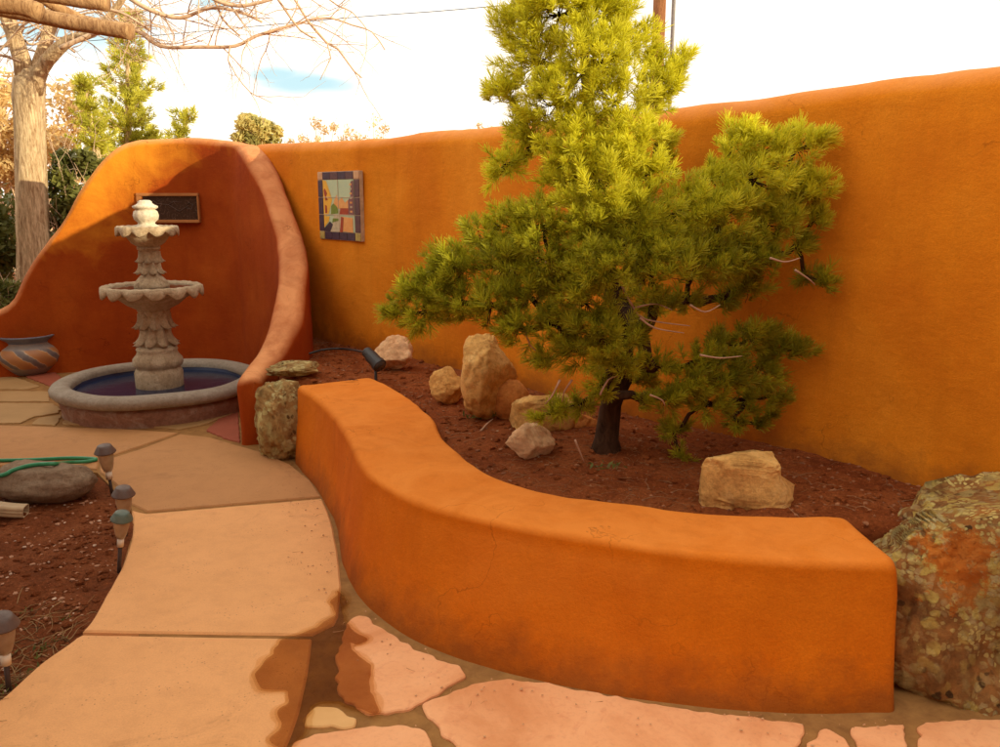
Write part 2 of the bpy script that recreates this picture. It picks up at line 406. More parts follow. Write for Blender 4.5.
def sheet(name, xs, ys, zf, mat, parent=None):
    bm = bmesh.new(); g = [[bm.verts.new((x, y, zf(x, y))) for x in xs] for y in ys]
    for j in range(len(ys) - 1):
        for i in range(len(xs) - 1): bm.faces.new((g[j][i], g[j][i + 1], g[j + 1][i + 1], g[j + 1][i]))
    return finish(bm, name, mat, parent)

def rock(name, center, dims, seed, mat, planes=9, rz=0, amp=.06, sub=5, parent=None, ledge=None, tilt=0, rough=1.0, box=0, **tg):
    """center = middle of the base; dims = full width, depth, height in metres"""
    bm = bmesh.new(); bmesh.ops.create_icosphere(bm, subdivisions=sub, radius=1)
    r = random.Random(seed); off = Vector((seed * 3.1, seed * 1.7, seed * .9))
    cuts = []
    for k in range(planes):
        n = Vector((r.uniform(-1, 1), r.uniform(-1, 1), r.uniform(-.7, 1))).normalized(); cuts.append((n, r.uniform(.62, .86)))
    for v in bm.verts:
        p = v.co.copy()
        if box:
            e_ = 1 - box; p = Vector([math.copysign(abs(c) ** e_, c) for c in p]); p *= .82
        for n, d in cuts:
            s = p.dot(n)
            if s > d: p -= n * (s - d) * .9
        q = p + off
        p *= 1 + noise.fractal(q * 1.4, 1, 2, 4) * amp * 2.2 + noise.fractal(q * 5, .9, 2, 4) * amp * .55 * rough - abs(noise.noise(q * 3)) * amp * .8
        p += v.co * (noise.noise(q * 14) * amp * .22 + noise.noise(q * 34) * amp * .09) * rough
        v.co = p
    lo = Vector([min(v.co[i] for v in bm.verts) for i in range(3)]); hi = Vector([max(v.co[i] for v in bm.verts) for i in range(3)])
    for v in bm.verts:
        p = Vector([((v.co[i] - lo[i]) / (hi[i] - lo[i]) - .5) * dims[i] for i in range(3)])
        p.z += dims[2] / 2
        if ledge: p = ledge(p, off)
        v.co = p
    if tilt: bmesh.ops.rotate(bm, verts=bm.verts, cent=(0, 0, 0), matrix=Matrix.Rotation(tilt, 3, 'Y'))
    o = finish(bm, name, mat, parent); o.location = center; o.rotation_euler = (0, 0, rz)
    return tag(o, **tg) if tg else o

# ================================================================== THE SETTING
sheet('ground', [-400, -60, -20, -8, 8, 20, 60, 400], [-300, -30, -5, 5, 20, 60, 700], lambda x, y: -.055, M['soil'])
tag(bpy.data.objects['ground'], kind='structure')

LE_PX = [tuple(p) for p in catmull([(-160, 830), (-60, 745), (0, 699), (40, 664), (83, 631), (108, 592), (125, 560), (133, 530), (131, 508), (123, 492), (110, 479), (97, 470)], 6)]
# mortar bed under flagstones (starts right of the left soil bed)
left_edge = LE_PX + [(60, 467), (0, 467), (-200, 467)]
bm = bmesh.new()
slab_bm(bm, rough_poly([(-500, 467), (97, 471), (131, 507), (133, 530), (120, 572), (200, 830), (1500, 830), (1500, 480), (900, 430), (700, 400), (300, 362), (-500, 357)][::-1], amp=0, smooth=False, step=9), -.009, .045, .002)
o = finish(bm, 'paving_mortar', M['mortar'], smooth=False); tag(o, kind='structure')

# concrete path panels
pan1 = [p for p in LE_PX if p[1] > 636] + [(83, 634.5), (312, 638.5), (307, 675), (299, 712), (286, 747), (262, 830)]
pan2 = [p for p in LE_PX if 511 < p[1] < 632] + [(132, 510.5), (147, 513.5), (322, 498.5), (331, 520), (338, 555), (341, 585), (338, 615), (334, 624), (312, 634.5)]
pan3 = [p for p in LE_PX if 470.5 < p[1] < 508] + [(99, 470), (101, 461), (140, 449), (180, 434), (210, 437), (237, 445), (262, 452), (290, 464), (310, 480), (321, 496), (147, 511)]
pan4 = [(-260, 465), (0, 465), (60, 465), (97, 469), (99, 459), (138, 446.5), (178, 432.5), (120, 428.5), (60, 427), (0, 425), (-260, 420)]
for pans, mt_ in (((pan1, pan2), 'concrete'), ((pan3, pan4), 'concrete_shaded')):
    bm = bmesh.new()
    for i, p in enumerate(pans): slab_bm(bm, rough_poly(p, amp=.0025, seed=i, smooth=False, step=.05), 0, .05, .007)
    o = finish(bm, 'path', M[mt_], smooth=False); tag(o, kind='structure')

# flagstones
FS = [
 ('flag', [(352, 617), (363, 615), (386, 631), (408, 645), (436, 659), (461, 666), (465, 676), (442, 690), (419, 704), (397, 711), (372, 715), (352, 704), (338, 692), (337, 656), (344, 631)]),
 ('flag_cream', [(304, 726), (306, 712), (316, 706), (338, 708), (360, 722), (358, 726)]),
 ('flag', [(290, 743), (324, 733), (366, 727), (397, 724), (426, 730), (434, 745), (447, 800), (272, 800)]),
 ('flag', [(419, 704), (464, 687), (500, 678), (540, 682), (582, 690), (696, 711), (806, 723), (799, 745), (788, 800), (480, 800), (455, 745), (436, 726)]),
 ('flag', [(826, 727), (848, 740), (852, 800), (795, 800), (808, 744)]),
 ('flag', [(851, 727), (904, 723), (907, 747), (909, 800), (862, 800), (857, 744)]),
 ('flag', [(918, 723), (960, 720), (1060, 719), (1110, 800), (924, 800)]),
 ('flag', [(1080, 719), (1250, 715), (1300, 800), (1130, 800)]),
]
FAR = [
 ('flag_far', [(-40, 403), (53, 403.5), (61, 409), (58, 413), (34, 416.5), (20, 423), (-40, 423)]),
 ('flag_far', [(31, 424), (38, 418), (61, 414.5), (56, 425)]),
 ('flag_far', [(62, 424), (70, 413), (100, 416), (156, 417), (225, 411), (236, 408), (234, 413), (203, 424.5), (180, 429), (156, 427), (100, 425)]),
 ('flag_far', [(-40, 391), (48, 391), (50, 401), (-40, 401)]),
 ('flag_red', [(206, 430), (218, 419), (238, 412), (240, 442), (225, 438)]),
 ('flag_far', [(-60, 374), (16, 377), (40, 386), (28, 389), (-60, 388.5)]),
 ('flag_red', [(45, 384), (25, 376), (55, 372), (62, 378), (56, 388)]),
 ('flag_far', [(-200, 374), (-70, 374), (-70, 388), (-200, 388)]),
 ('flag_far', [(-200, 391), (-50, 391), (-50, 418), (-200, 418)]),
]
groups = {}
for i, (m, p) in enumerate(FS + FAR): groups.setdefault(m, []).append((i, p))
for m, L in groups.items():
    bm = bmesh.new()
    for i, p in L: slab_bm(bm, rough_poly(p, amp=.014, seed=i, step=.012, fr=22), 0 if i % 2 else .002, .03, .004)
    o = finish(bm, 'flagstones', M[m], smooth=False); tag(o, kind='structure')
# wet stain
WET = [(340, 590), (346, 604), (341, 618), (352, 629), (363, 635), (366, 642), (356, 647), (349, 643), (352, 652), (366, 659), (371, 672), (369, 684), (370, 692), (380, 706), (376, 714), (364, 712), (352, 707), (334, 703), (318, 702), (306, 709), (303, 722), (306, 732), (296, 742), (283, 750), (272, 740), (280, 728), (277, 716), (284, 704), (290, 700), (283, 690), (262, 690), (253, 677), (264, 662), (276, 652), (280, 640), (300, 634), (322, 626), (333, 616), (332, 600)]
bm = bmesh.new()
P = rough_poly(WET, z=.004, amp=.02, step=.012, seed=4, fr=16)
vs = [bm.verts.new((p[0], p[1], .0055)) for p in P]
for tri in tessellate_polygon([[Vector((p[0], p[1], 0)) for p in P]]): bm.faces.new([vs[k] for k in tri])
o = finish(bm, 'water_puddle', M['wet'], smooth=False); tag(o, kind='structure')
# damp margin around it, drying out
damp = bpy.data.materials.new('damp_margin'); damp.use_nodes = True; damp.node_tree.nodes.clear()
n1 = damp.node_tree.nodes.new('ShaderNodeBsdfTransparent'); n1.inputs[0].default_value = (.92, .87, .79, 1); n2 = damp.node_tree.nodes.new('ShaderNodeOutputMaterial'); damp.node_tree.links.new(n1.outputs[0], n2.inputs[0])
for k_, grow_ in enumerate((.010, .020)):
    bm = bmesh.new(); n_ = len(P); Q = []
    ar = sum(P[i][0] * P[(i + 1) % n_][1] - P[(i + 1) % n_][0] * P[i][1] for i in range(n_)); sg = 1 if ar > 0 else -1
    for i in range(n_):
        a_, b_ = Vector(P[i - 3]), Vector(P[(i + 3) % n_]); tt = (b_ - a_); tt = tt.normalized() if tt.length > 1e-6 else Vector((1, 0)); g_ = grow_ * (1 + .8 * noise.noise(Vector((P[i][0] * 12, P[i][1] * 12, k_))))
        Q.append((P[i][0] + tt.y * g_ * sg, P[i][1] - tt.x * g_ * sg))
    vs = [bm.verts.new((p[0], p[1], .0065 + .001 * k_)) for p in Q]
    for tri in tessellate_polygon([[Vector((p[0], p[1], 0)) for p in Q]]): bm.faces.new([vs[k] for k in tri])
    o = finish(bm, 'water_puddle', damp, smooth=False); tag(o, kind='structure')

# left soil bed
def left_z(x, y):
    return -.028 + noise.fractal(Vector((x * 2.2, y * 2.2, 1)), 1, 2, 5) * .035 + noise.noise(Vector((x * 22, y * 22, 2))) * .007
LE = [gz(*q) for q in left_edge]
def left_bound(y):
    c = [p for p in LE]
    best = None
    for a, b in zip(c, c[1:]):
        if (a.y - y) * (b.y - y) <= 0 and abs(a.y - b.y) > 1e-6:
            x = a.x + (b.x - a.x) * (y - a.y) / (b.y - a.y); best = x if best is None else max(best, x)
    return best
ytop = gz(60, 468).y
bm = bmesh.new(); rows = []
for y in np.arange(1.2, ytop, .03):
    xb = left_bound(y)
    if xb is None: xb = -.9
    rows.append([bm.verts.new((xb + .02 - 4.5 * (1 - k / 110) ** 1.6 if k < 110 else xb + .02, y, left_z(xb - 4.5 * (1 - k / 110) ** 1.6, y))) for k in range(111)])
for a, b in zip(rows, rows[1:]):
    for i in range(110): bm.faces.new((a[i], a[i + 1], b[i + 1], b[i]))
o = finish(bm, 'soil', M['soil_left']); tag(o, kind='structure')

# ------------------------------------------------------------------ adobe walls
BW = [(-2.95, 8.75), (-2.0, 7.62), (-1.21, 6.73), (-.65, 6.22), (.15, 5.3), (1.02, 4.25), (1.42, 3.84), (1.64, 3.52), (1.84, 3.25), (2.2, 2.8), (2.8, 2.1), (3.6, 1.1), (5.6, -1.4), (8.6, -5.2)]
H = .16
rows = []
P0 = [np.array(p) for p in BW]
for i, p in enumerate(P0):
    t = P0[min(i + 1, len(P0) - 1)] - P0[max(i - 1, 0)]; t /= np.linalg.norm(t); nn = np.array((-t[1], t[0]))   # points away from the court
    if nn[0] < 0: nn = -nn
    c = p + nn * H
    rows.append((c[0], c[1], 2.035 + .045 * max(0, min(1, c[0] - 1.0)) + .02 * noise.noise(Vector((c[0] * 1.5, c[1] * 1.5, 0))), H - .02, H))
o = loft('garden_wall', wall_sections(rows, -.05, .11, .06), M['stucco_wall'], amp=.030, freq=1.6, amp2=.007, freq2=7)
tag(o, 'long tall orange adobe garden wall behind the pine tree', 'wall')
def wall_plan(px):
    a = (px - 500) / FPX
    best = None
    for (x0, y0), (x1, y1) in zip(BW, BW[1:]):
        # X/Y ~ a/cp' for rays near the horizon: solve by sampling
        for k in range(40):
            x = x0 + (x1 - x0) * k / 40; y = y0 + (y1 - y0) * k / 40
            e = abs(x / y - a / (cp + sp * (373.5 - 205) / FPX))
            if best is None or e < best[0]: best = (e, x, y, x1 - x0, y1 - y0)
    return best

from mathutils.bvhtree import BVHTree
def bvh(o):
    vs_ = [v.co + o.location if not o.rotation_euler.z else Matrix.Rotation(o.rotation_euler.z, 3, 'Z') @ v.co + o.location for v in o.data.vertices]
    return BVHTree.FromPolygons(vs_, [p.vertices[:] for p in o.data.polygons])
def surf(tree, px, py, lift=0):
    r = Vector(ray(px, py)).normalized(); h, n, _, _ = tree.ray_cast(Vector((0, 0, EYE)), r)
    return None if h is None else h + n * lift
WALL = bvh(bpy.data.objects['garden_wall'])
# fountain wall with its swooping wing (one continuous piece of adobe)
def st(px, py, Y, ht, hb, ztop=None):
    q = gd(px, py, Y); return (q.x, q.y, q.z if ztop is None else ztop, ht, hb)
FW = [(-7.2, 6.5, .25, .12, .15), (-6.0, 7.05, .32, .12, .15), (-5.15, 7.42, .66, .12, .15), st(0, 309, 7.62, .12, .15), st(30, 268, 7.76, .12, .15), st(60, 225, 7.88, .12, .15), st(85, 186, 7.98, .12, .15), st(112, 153, 8.08, .12, .15), st(140, 141, 8.14, .12, .15), st(187, 139, 8.16, .12, .15),
      st(222, 141, 8.08, .13, .15), st(243, 142, 7.92, .13, .15), st(252, 149, 7.72, .125, .145), st(266, 172, 7.45, .12, .14), st(279, 202, 7.2, .115, .14), st(289, 232, 6.95, .11, .14), st(292.5, 255, 6.72, .11, .15), st(291, 283, 6.45, .115, .16),
      st(286, 318, 6.15, .115, .17), st(272, 347, 5.88, .105, .15), st(258, 365, 5.65, .09, .11), st(250, 376, 5.46, .083, .09), st(250, 378, 5.38, .083, .088)]
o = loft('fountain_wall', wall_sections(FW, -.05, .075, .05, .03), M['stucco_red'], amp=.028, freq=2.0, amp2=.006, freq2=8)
tag(o, 'dark red adobe fountain wall with stepped sloping sides curving around the fountain', 'wall')

# ------------------------------------------------------------------ curved bench
F0 = [(-1.27, 5.02), (-1.0, 4.47), (-.80, 3.91), (-.685, 3.46), (-.54, 3.14), (-.38, 2.92), (-.18, 2.75), (.03, 2.63), (.33, 2.505), (.64, 2.44), (.95, 2.41), (1.27, 2.41)]
F1 = [(-1.25, 5.09), (-.97, 4.56), (-.735, 3.93), (-.61, 3.52), (-.47, 3.25), (-.31, 3.06), (-.12, 2.92), (.08, 2.81), (.36, 2.69), (.66, 2.58), (.95, 2.52), (1.265, 2.51)]
B1 = [(-.83, 5.34), (-.55, 4.86), (-.37, 4.39), (-.26, 3.93), (-.13, 3.56), (.01, 3.33), (.2, 3.19), (.38, 3.10), (.67, 3.0), (.95, 2.94), (1.25, 2.91)]
N = 110
f0, f1, b1 = resample(F0, N), resample(F1, N), resample(B1, N)
secs = []
dl = np.r_[0, np.cumsum(np.linalg.norm(np.diff(f1, axis=0), axis=1))]
er = .035
ts = np.unique(np.r_[np.linspace(0, er, 6), np.linspace(er, dl[-1] - er, 100), np.linspace(dl[-1] - er, dl[-1], 8)])
def at(A, s): return np.array([np.interp(s, dl, A[:, 0]), np.interp(s, dl, A[:, 1])])
for s in ts:
    e = min(s, dl[-1] - s); ins = er * (1 - math.sqrt(max(0, 1 - (1 - e / er) ** 2))) if e < er else 0
    a0, a1, c1 = at(f0, s), at(f1, s), at(b1, s); d = (c1 - a1) / np.linalg.norm(c1 - a1)
    secs.append(section(a0 + d * ins, a1 + d * ins, c1 - d * ins, c1 + d * (.03 - ins), .462 - ins * .8, -.05, .038, 14, 7, 12))
o = loft('curved_bench', secs, M['stucco_bench'], amp=.016, freq=2.6, amp2=.004, freq2=9)
tag(o, 'low curved orange adobe bench wall edging the planting bed', 'bench')

# planting bed soil
SB = [(-1.86, 7.25), (-1.66, 6.7), (-1.58, 6.2), (-1.54, 5.8), (-1.42, 5.5), (-1.15, 5.38), (-.88, 5.32)] + [(x - .0, y) for x, y in B1[1:]] + [(1.5, 2.8), (2.0, 2.4), (2.9, 1.7)]
SW = [(-2.0, 7.75), (-1.75, 7.45), (-1.5, 7.15)] + [(x + .06, y + .05) for x, y in BW[2:9]] + [(2.3, 2.85), (3.1, 1.95)]
sb, sw = resample(SB, 170), resample(SW, 170)
def bed_z(x, y):
    z = .405 + noise.fractal(Vector((x * 1.8, y * 1.8, 5)), 1, 2, 5) * .03 + noise.noise(Vector((x * 24, y * 24, 2))) * .008
    z += .05 * math.exp(-((x - .48) ** 2 + (y - 3.85) ** 2) / .12) + .08 * max(0, min(1, (x - 1.15) / .5)) * max(0, min(1, (3.4 - y) / .5))
    return z
bm = bmesh.new(); rows = []
for i in range(170):
    row = []
    for k in range(71):
        f = k / 70; x, y = sb[i] * (1 - f) + sw[i] * f; z = bed_z(x, y)
        if f < .06: z -= (.06 - f) * .6
        row.append(bm.verts.new((x, y, z)))
    rows.append(row)
for a, b in zip(rows, rows[1:]):
    for k in range(70): bm.faces.new((a[k], a[k + 1], b[k + 1], b[k]))
for k in (0,):
    for a, b in zip(rows, rows[1:]):
        v1 = bm.verts.new((a[0].co.x, a[0].co.y, -.05)); v2 = bm.verts.new((b[0].co.x, b[0].co.y, -.05)); bm.faces.new((a[0], b[0], v2, v1))
o = finish(bm, 'soil', M['soil']); tag(o, kind='structure')

# house added unseen behind the camera to dim the court's sky light
def box_bm(bm, lo, hi, rot=None, cen=None):
    vs = [bm.verts.new((x, y, z)) for x in (lo[0], hi[0]) for y in (lo[1], hi[1]) for z in (lo[2], hi[2])]
    for f in ((0, 1, 3, 2), (4, 6, 7, 5), (0, 4, 5, 1), (2, 3, 7, 6), (0, 2, 6, 4), (1, 5, 7, 3)): bm.faces.new([vs[i] for i in f])
    return vs

# ------------------------------------------------------------------ boulders and rocks
def rock_px(name, x0, x1, ytop, ybase, zg, seed, mat, label, depth=.8, group=None, cat='rock', sink=.03, **k):
    c = gz((x0 + x1) / 2, ybase, zg); D = math.hypot(c.y, EYE - zg) ; sc = c.y * 1.03 / FPX
    w = (x1 - x0) * sc; dep = w * depth
    Y = c.y + dep * .42; top = gd((x0 + x1) / 2, ytop, Y).z; h = top - zg + sink
    X = gd((x0 + x1) / 2, (ytop + ybase) / 2, Y).x; w *= Y / c.y
    return rock(name, (X, Y, zg - sink), (w, dep, h), seed, mat, label=label, cat=cat, group=group, **k)
def ledge_big(p, off):
    # hollow seam under a rounded brow
    zc = .52 + .06 * noise.noise(p * 4 + off); f = math.exp(-((p.z - zc) / .05) ** 2) * max(0, min(1, (p.x + .30) * 5)) * (1 if p.y < .1 else .2)
    d = Vector((p.x, p.y, 0)); p = p - d * .30 * f
    return p
rock('boulder', gz(1012, 712, 0) + Vector((.06, .33, -.34)), (1.0, .84, 1.0), 11, M['lichen'], 7, .16, .06, 6, box=.62, ledge=ledge_big, rough=1.8,
     label='big lichen crusted boulder at the right end of the bench', cat='boulder')
rock('boulder', gz(288, 462, 0) + Vector((-.015, .20, -.04)), (.44, .40, .51), 5, M['lichen_pale'], 9, .5, .07, 6, box=.5, rough=1.6,
     label='upright lichen covered boulder between the bench and the wall end', cat='boulder')
rock('rock', gz(288, 384, .40) + Vector((.0, .16, .02)), (.36, .26, .10), 8, M['lichen_pale'], 10, .35, .06, 5, rough=1.5,
     label='flat pale slab rock lying on top of the upright lichen boulder', cat='rock')
rock_px('rock', 374, 413, 335, 372, .41, 21, M['rock_pink'], 'round pinkish rock beside the black spotlight', .9, planes=10)
rock_px('rock', 429, 466, 366, 404, .41, 22, M['rock_tan'], 'small pale tan rock leaning on the tallest rock', .8, planes=12)
rock_px('rock', 450, 520, 333, 420, .41, 27, M['rock_tan'], 'tallest tan rock standing behind the bench', .7, planes=17, amp=.05, rz=.9, box=.1, rough=2.0)
rock_px('rock', 490, 530, 379, 420, .41, 24, M['rock_orange'], 'smooth rounded orange brown rock', .8, planes=3, amp=.03)
rock_px('rock', 511, 575, 394, 434, .41, 25, M['rock_tan'], 'squarish tan rock with flat top beside the round orange rock', .7, planes=3, box=.6, rz=.2)
rock_px('rock', 505, 556, 423, 460, .41, 26, M['rock_pink'], 'half buried pink rock nearest the pine trunk', .8, planes=8)
def ledge_r(p, off):
    if p.x > .10 and p.z > .13: p.x = .10 + (p.x - .10) * .35
    if p.x < -.16: p.x = -.16 + (p.x + .16) * .5
    p.z *= 1 - .08 * max(0, p.x) / .2
    return p
rock_px('rock', 695, 794, 452, 509, .412, 31, M['rock_tan'], 'blocky tan sandstone rock on the soil behind the bench', .5, planes=3, box=.72, rz=-.12, amp=.06, ledge=ledge_r, sub=6)
rock_px('rock', -6, 99, 461, 509, -.03, 33, M['rock_grey'], 'flat oval grey rock at the corner of the left soil bed', .75, planes=4, amp=.04)
rock_px('rock', 560, 600, 412, 432, .41, 35, M['rock_orange'], 'low dark reddish rock half buried beside the pine trunk', .9, planes=6)

# ------------------------------------------------------------------ fountain
FX = gd(160, 384, 6.47).x; FY = 6.47
ft = empty('fountain', (FX, FY, 0), label='three tiered carved stone fountain standing in a round basin', cat='fountain')
bm = bmesh.new()
lathe_bm(bm, [(.70, -.03), (.70, .03), (.715, .10), (.69, .115), (.69, .125)], 96); finish(bm, 'basin_wall', M['basin_wall'], ft)
bm = bmesh.new()
lathe_bm(bm, [(.70, .125), (.745, .135), (.768, .16), (.772, .19), (.755, .215), (.72, .226), (.67, .226), (.635, .215), (.62, .195), (.618, .17)], 96, lambda r, z, a: (r + .004 * math.sin(7 * a), z + .003 * math.sin(5 * a + 1)))
finish(bm, 'basin_rim', M['basin_rim'], ft)
bm = bmesh.new(); lathe_bm(bm, [(.619, .172), (.60, .08), (.55, .03), (.01, .02)], 96); finish(bm, 'basin_lining', M['basin_paint'], ft)
bm = bmesh.new(); lathe_bm(bm, [(.612, .150), (.3, .150), (.001, .150)], 96); finish(bm, 'water', M['water'], ft)
def leaf_ring(bm, r0, z0, z1, n, out, wid, phase=0):
    """acanthus leaves lying against a column, tips curling outwards"""
    for k in range(n):
        a0 = 2 * math.pi * k / n + phase; g = []
        for i in range(9):
            t = i / 8; w = wid * math.sin(math.pi * (.18 + .78 * t)) ** .7; rr = r0 + out * (t ** 3) + .006
            z = z1 + (z0 - z1) * t if z0 < z1 else z1 - (z1 - z0) * t
            row = []
            for j in range(7):
                s = (j - 3) / 3; rib = .010 * math.cos(s * math.pi * 1.5) - .012 * s * s
                a = a0 + s * w / rr; row.append(bm.verts.new(((rr + rib) * math.cos(a), (rr + rib) * math.sin(a), z - (.012 * s * s) * (1 if z0 < z1 else -1) + (.012 * t ** 4))))
            g.append(row)
        back = [[bm.verts.new((v.co.x * .86, v.co.y * .86, v.co.z)) for v in row] for row in g]
        for i in range(8):
            for j in range(6):
                bm.faces.new((g[i][j], g[i][j + 1], g[i + 1][j + 1], g[i + 1][j])); bm.faces.new((back[i][j], back[i + 1][j], back[i + 1][j + 1], back[i][j + 1]))
            bm.faces.new((g[i][0], g[i + 1][0], back[i + 1][0], back[i][0])); bm.faces.new((g[i][6], back[i][6], back[i + 1][6], g[i + 1][6]))
        bm.faces.new(g[8] + back[8][::-1])
bm = bmesh.new()
lathe_bm(bm, [(.001, .10), (.165, .10), (.175, .12), (.178, .26), (.165, .29), (.16, .30), (.172, .315), (.180, .34), (.176, .37), (.150, .40), (.140, .425), (.148, .44), (.14, .455), (.11, .47), (.001, .47)], 64, lambda r, z, a: (r + (.006 * abs(math.sin(5 * a)) if z > .3 else 0), z))
finish(bm, 'pedestal', M['stone'], ft)
bm = bmesh.new()
lathe_bm(bm, [(.001, .45), (.12, .45), (.105, .50), (.10, .60), (.10, .70), (.115, .73), (.12, .745), (.001, .745)], 64, lambda r, z, a: (r * (1 + .05 * math.cos(8 * a)), z))
leaf_ring(bm, .105, .47, .62, 8, .065, .062); leaf_ring(bm, .105, .60, .72, 8, .05, .055, math.pi / 8)
finish(bm, 'lower_column', M['stone'], ft)
def bowl(name, R0, zbot, zneck, zrim, rneck, lobes, drop, parent):
    bm = bmesh.new()
    def fn(r, z, a):
        t = max(0, (r - rneck) / (R0 - rneck)); s = abs(math.sin(lobes * a / 2))
        return (r * (1 + .045 * (s - .5) * t ** 2), z - drop * .55 * (1 - s) ** 1.5 * 0 + .012 * (s - .5) * t ** 3)
    def fnlip(r, z, a):
        s = abs(math.sin(lobes * a / 2)) ** .8
        return (r * (1 + .035 * (s - .5)), z + .010 * (s - .5))
    prof = [(.001, zbot), (rneck, zbot), (rneck * 1.05, zneck), (rneck * 1.6, zneck + (zrim - zneck) * .18), (R0 * .66, zneck + (zrim - zneck) * .45), (R0 * .86, zrim - (zrim - zneck) * .3)]
    lathe_bm(bm, prof + [(R0 * .93, zrim - .02)], 120, fn)
    finish(bm, name, M['stone'], parent)
    b = bpy.context.scene.objects[-1] if False else None
    bm = bmesh.new()
    seg = 144; rows = []
    # turned-over scalloped lip: flat rim, then a curl hanging lower in the middle of every lobe
    prof = [(R0 * .80, zrim - .030, 0), (R0 * .84, zrim - .006, 0), (R0 * .93, zrim + .004, 0), (R0 * .985, zrim - .002, .1), (R0 * 1.0, zrim - .014, .5), (R0 * .995, zrim - .028, .9), (R0 * .97, zrim - .034, 1.0), (R0 * .93, zrim - .024, .4), (R0 * .90, zrim - .02, 0)]
    for (r, z, d) in prof:
        row = []
        for k in range(seg):
            a = 2 * math.pi * k / seg; s = abs(math.sin(lobes * a / 2)); tw = .5 + .5 * math.sin(lobes * 2 * a)
            rr = r * (1 + .05 * (s - .6)); zz = z - drop * d * (s ** .8) + .004 * tw * (r > R0 * .9)
            row.append(bm.verts.new((rr * math.cos(a), rr * math.sin(a), zz)))
        rows.append(row)
    for A, B in zip(rows, rows[1:]):
        for k in range(seg): bm.faces.new((A[k], A[(k + 1) % seg], B[(k + 1) % seg], B[k]))
    return finish(bm, 'scalloped_lip', M['stone'], parent)
def bowl_part(name, *a):
    bl = bowl(name, *a, ft)
    bm = bmesh.new(); lathe_bm(bm, [(a[0] * .86, a[3] - .012), (.001, a[3] - .012)], 64); finish(bm, 'bowl_water', M['water_brown'], ft)
bowl_part('lower_bowl', .368, .735, .752, .930, .115, 14, .055)
bm = bmesh.new()
lathe_bm(bm, [(.001, .90), (.13, .905), (.128, .935), (.12, .955), (.095, .985), (.072, 1.01), (.066, 1.05), (.064, 1.18), (.072, 1.195), (.085, 1.205), (.085, 1.222), (.001, 1.222)], 64, lambda r, z, a: (r * (1 + (.04 * math.cos(8 * a) if 1.0 < z < 1.19 else .02 * math.cos(8 * a))), z))
leaf_ring(bm, .068, 1.015, 1.11, 7, .042, .042); leaf_ring(bm, .066, 1.10, 1.19, 7, .034, .038, .45)
finish(bm, 'upper_column', M['stone'], ft)
bowl_part('upper_bowl', .222, 1.21, 1.225, 1.372, .075, 11, .040)
bm = bmesh.new()
lathe_bm(bm, [(.001, 1.345), (.088, 1.345), (.090, 1.375), (.06, 1.392), (.06, 1.402), (.082, 1.425), (.088, 1.455), (.080, 1.485), (.066, 1.498), (.080, 1.503), (.090, 1.512), (.090, 1.523), (.068, 1.532), (.05, 1.545), (.05, 1.556), (.035, 1.566), (.001, 1.568)], 48, lambda r, z, a: (r * (1 + .05 * abs(math.sin(6 * a)) * (1.41 < z < 1.49)), z))
finish(bm, 'finial', rockmat('finial_stone', [(.3, (.66, .52, .36)), (.5, (.84, .74, .58)), (.7, (.90, .82, .68))], None, 8), ft)  # paler copy of the cast stone, sunlight on the finial put into its colour

# ------------------------------------------------------------------ pot
pc = gz(19, 377, 0) + Vector((0, .20, 0))
pot = empty('clay_pot', pc, label='painted clay pot with blue rim and orange slanted bands by the fountain', cat='pot')
def potmat():
    t = NT('painted_pot'); t.set(.45, .45); x = t.z()
    ang = t.math('ARCTAN2', x[1], x[0]); zc = x[2]
    s = t.math('ADD', t.math('MULTIPLY', ang, 2.2), t.math('MULTIPLY', zc, 11)); w = t.math('SINE', t.math('MULTIPLY', s, 3.0))
    w = t.math('ADD', w, t.maprange(t.noise(16, 3), .3, .7, -.35, .35))
    c = t.ramp(t.maprange(w, -1, 1), [(.0, (.16, .13, .13)), (.22, (.24, .19, .16)), (.30, (.60, .44, .28)), (.38, (.50, .22, .07)), (.92, (.42, .18, .07))])
    band = t.math('MULTIPLY', t.maprange(zc, .06, .075, 0, 1), t.maprange(zc, .235, .25, 1, 0))
    c = t.mix(band, t.mix(t.maprange(t.noise(14), .3, .7), (.20, .17, .17), (.34, .26, .2)), c); t.color(c); t.bump(t.noise(60), .1, .003); return t.m
bm = bmesh.new()
lathe_bm(bm, [(.001, 0), (.15, 0), (.165, .01), (.20, .05), (.245, .10), (.268, .155), (.262, .205), (.235, .245), (.205, .268), (.19, .285), (.19, .295)], 72)
finish(bm, 'body', potmat(), pot)
bm = bmesh.new()
lathe_bm(bm, [(.19, .292), (.20, .312), (.225, .33), (.242, .345), (.243, .355), (.23, .357), (.205, .345), (.18, .32), (.17, .27), (.19, .2), (.2, .12), (.001, .10)], 72)
finish(bm, 'rim', simple('pot_rim', (.20, .22, .28), (.12, .13, .18), 14, .35, .5), pot)

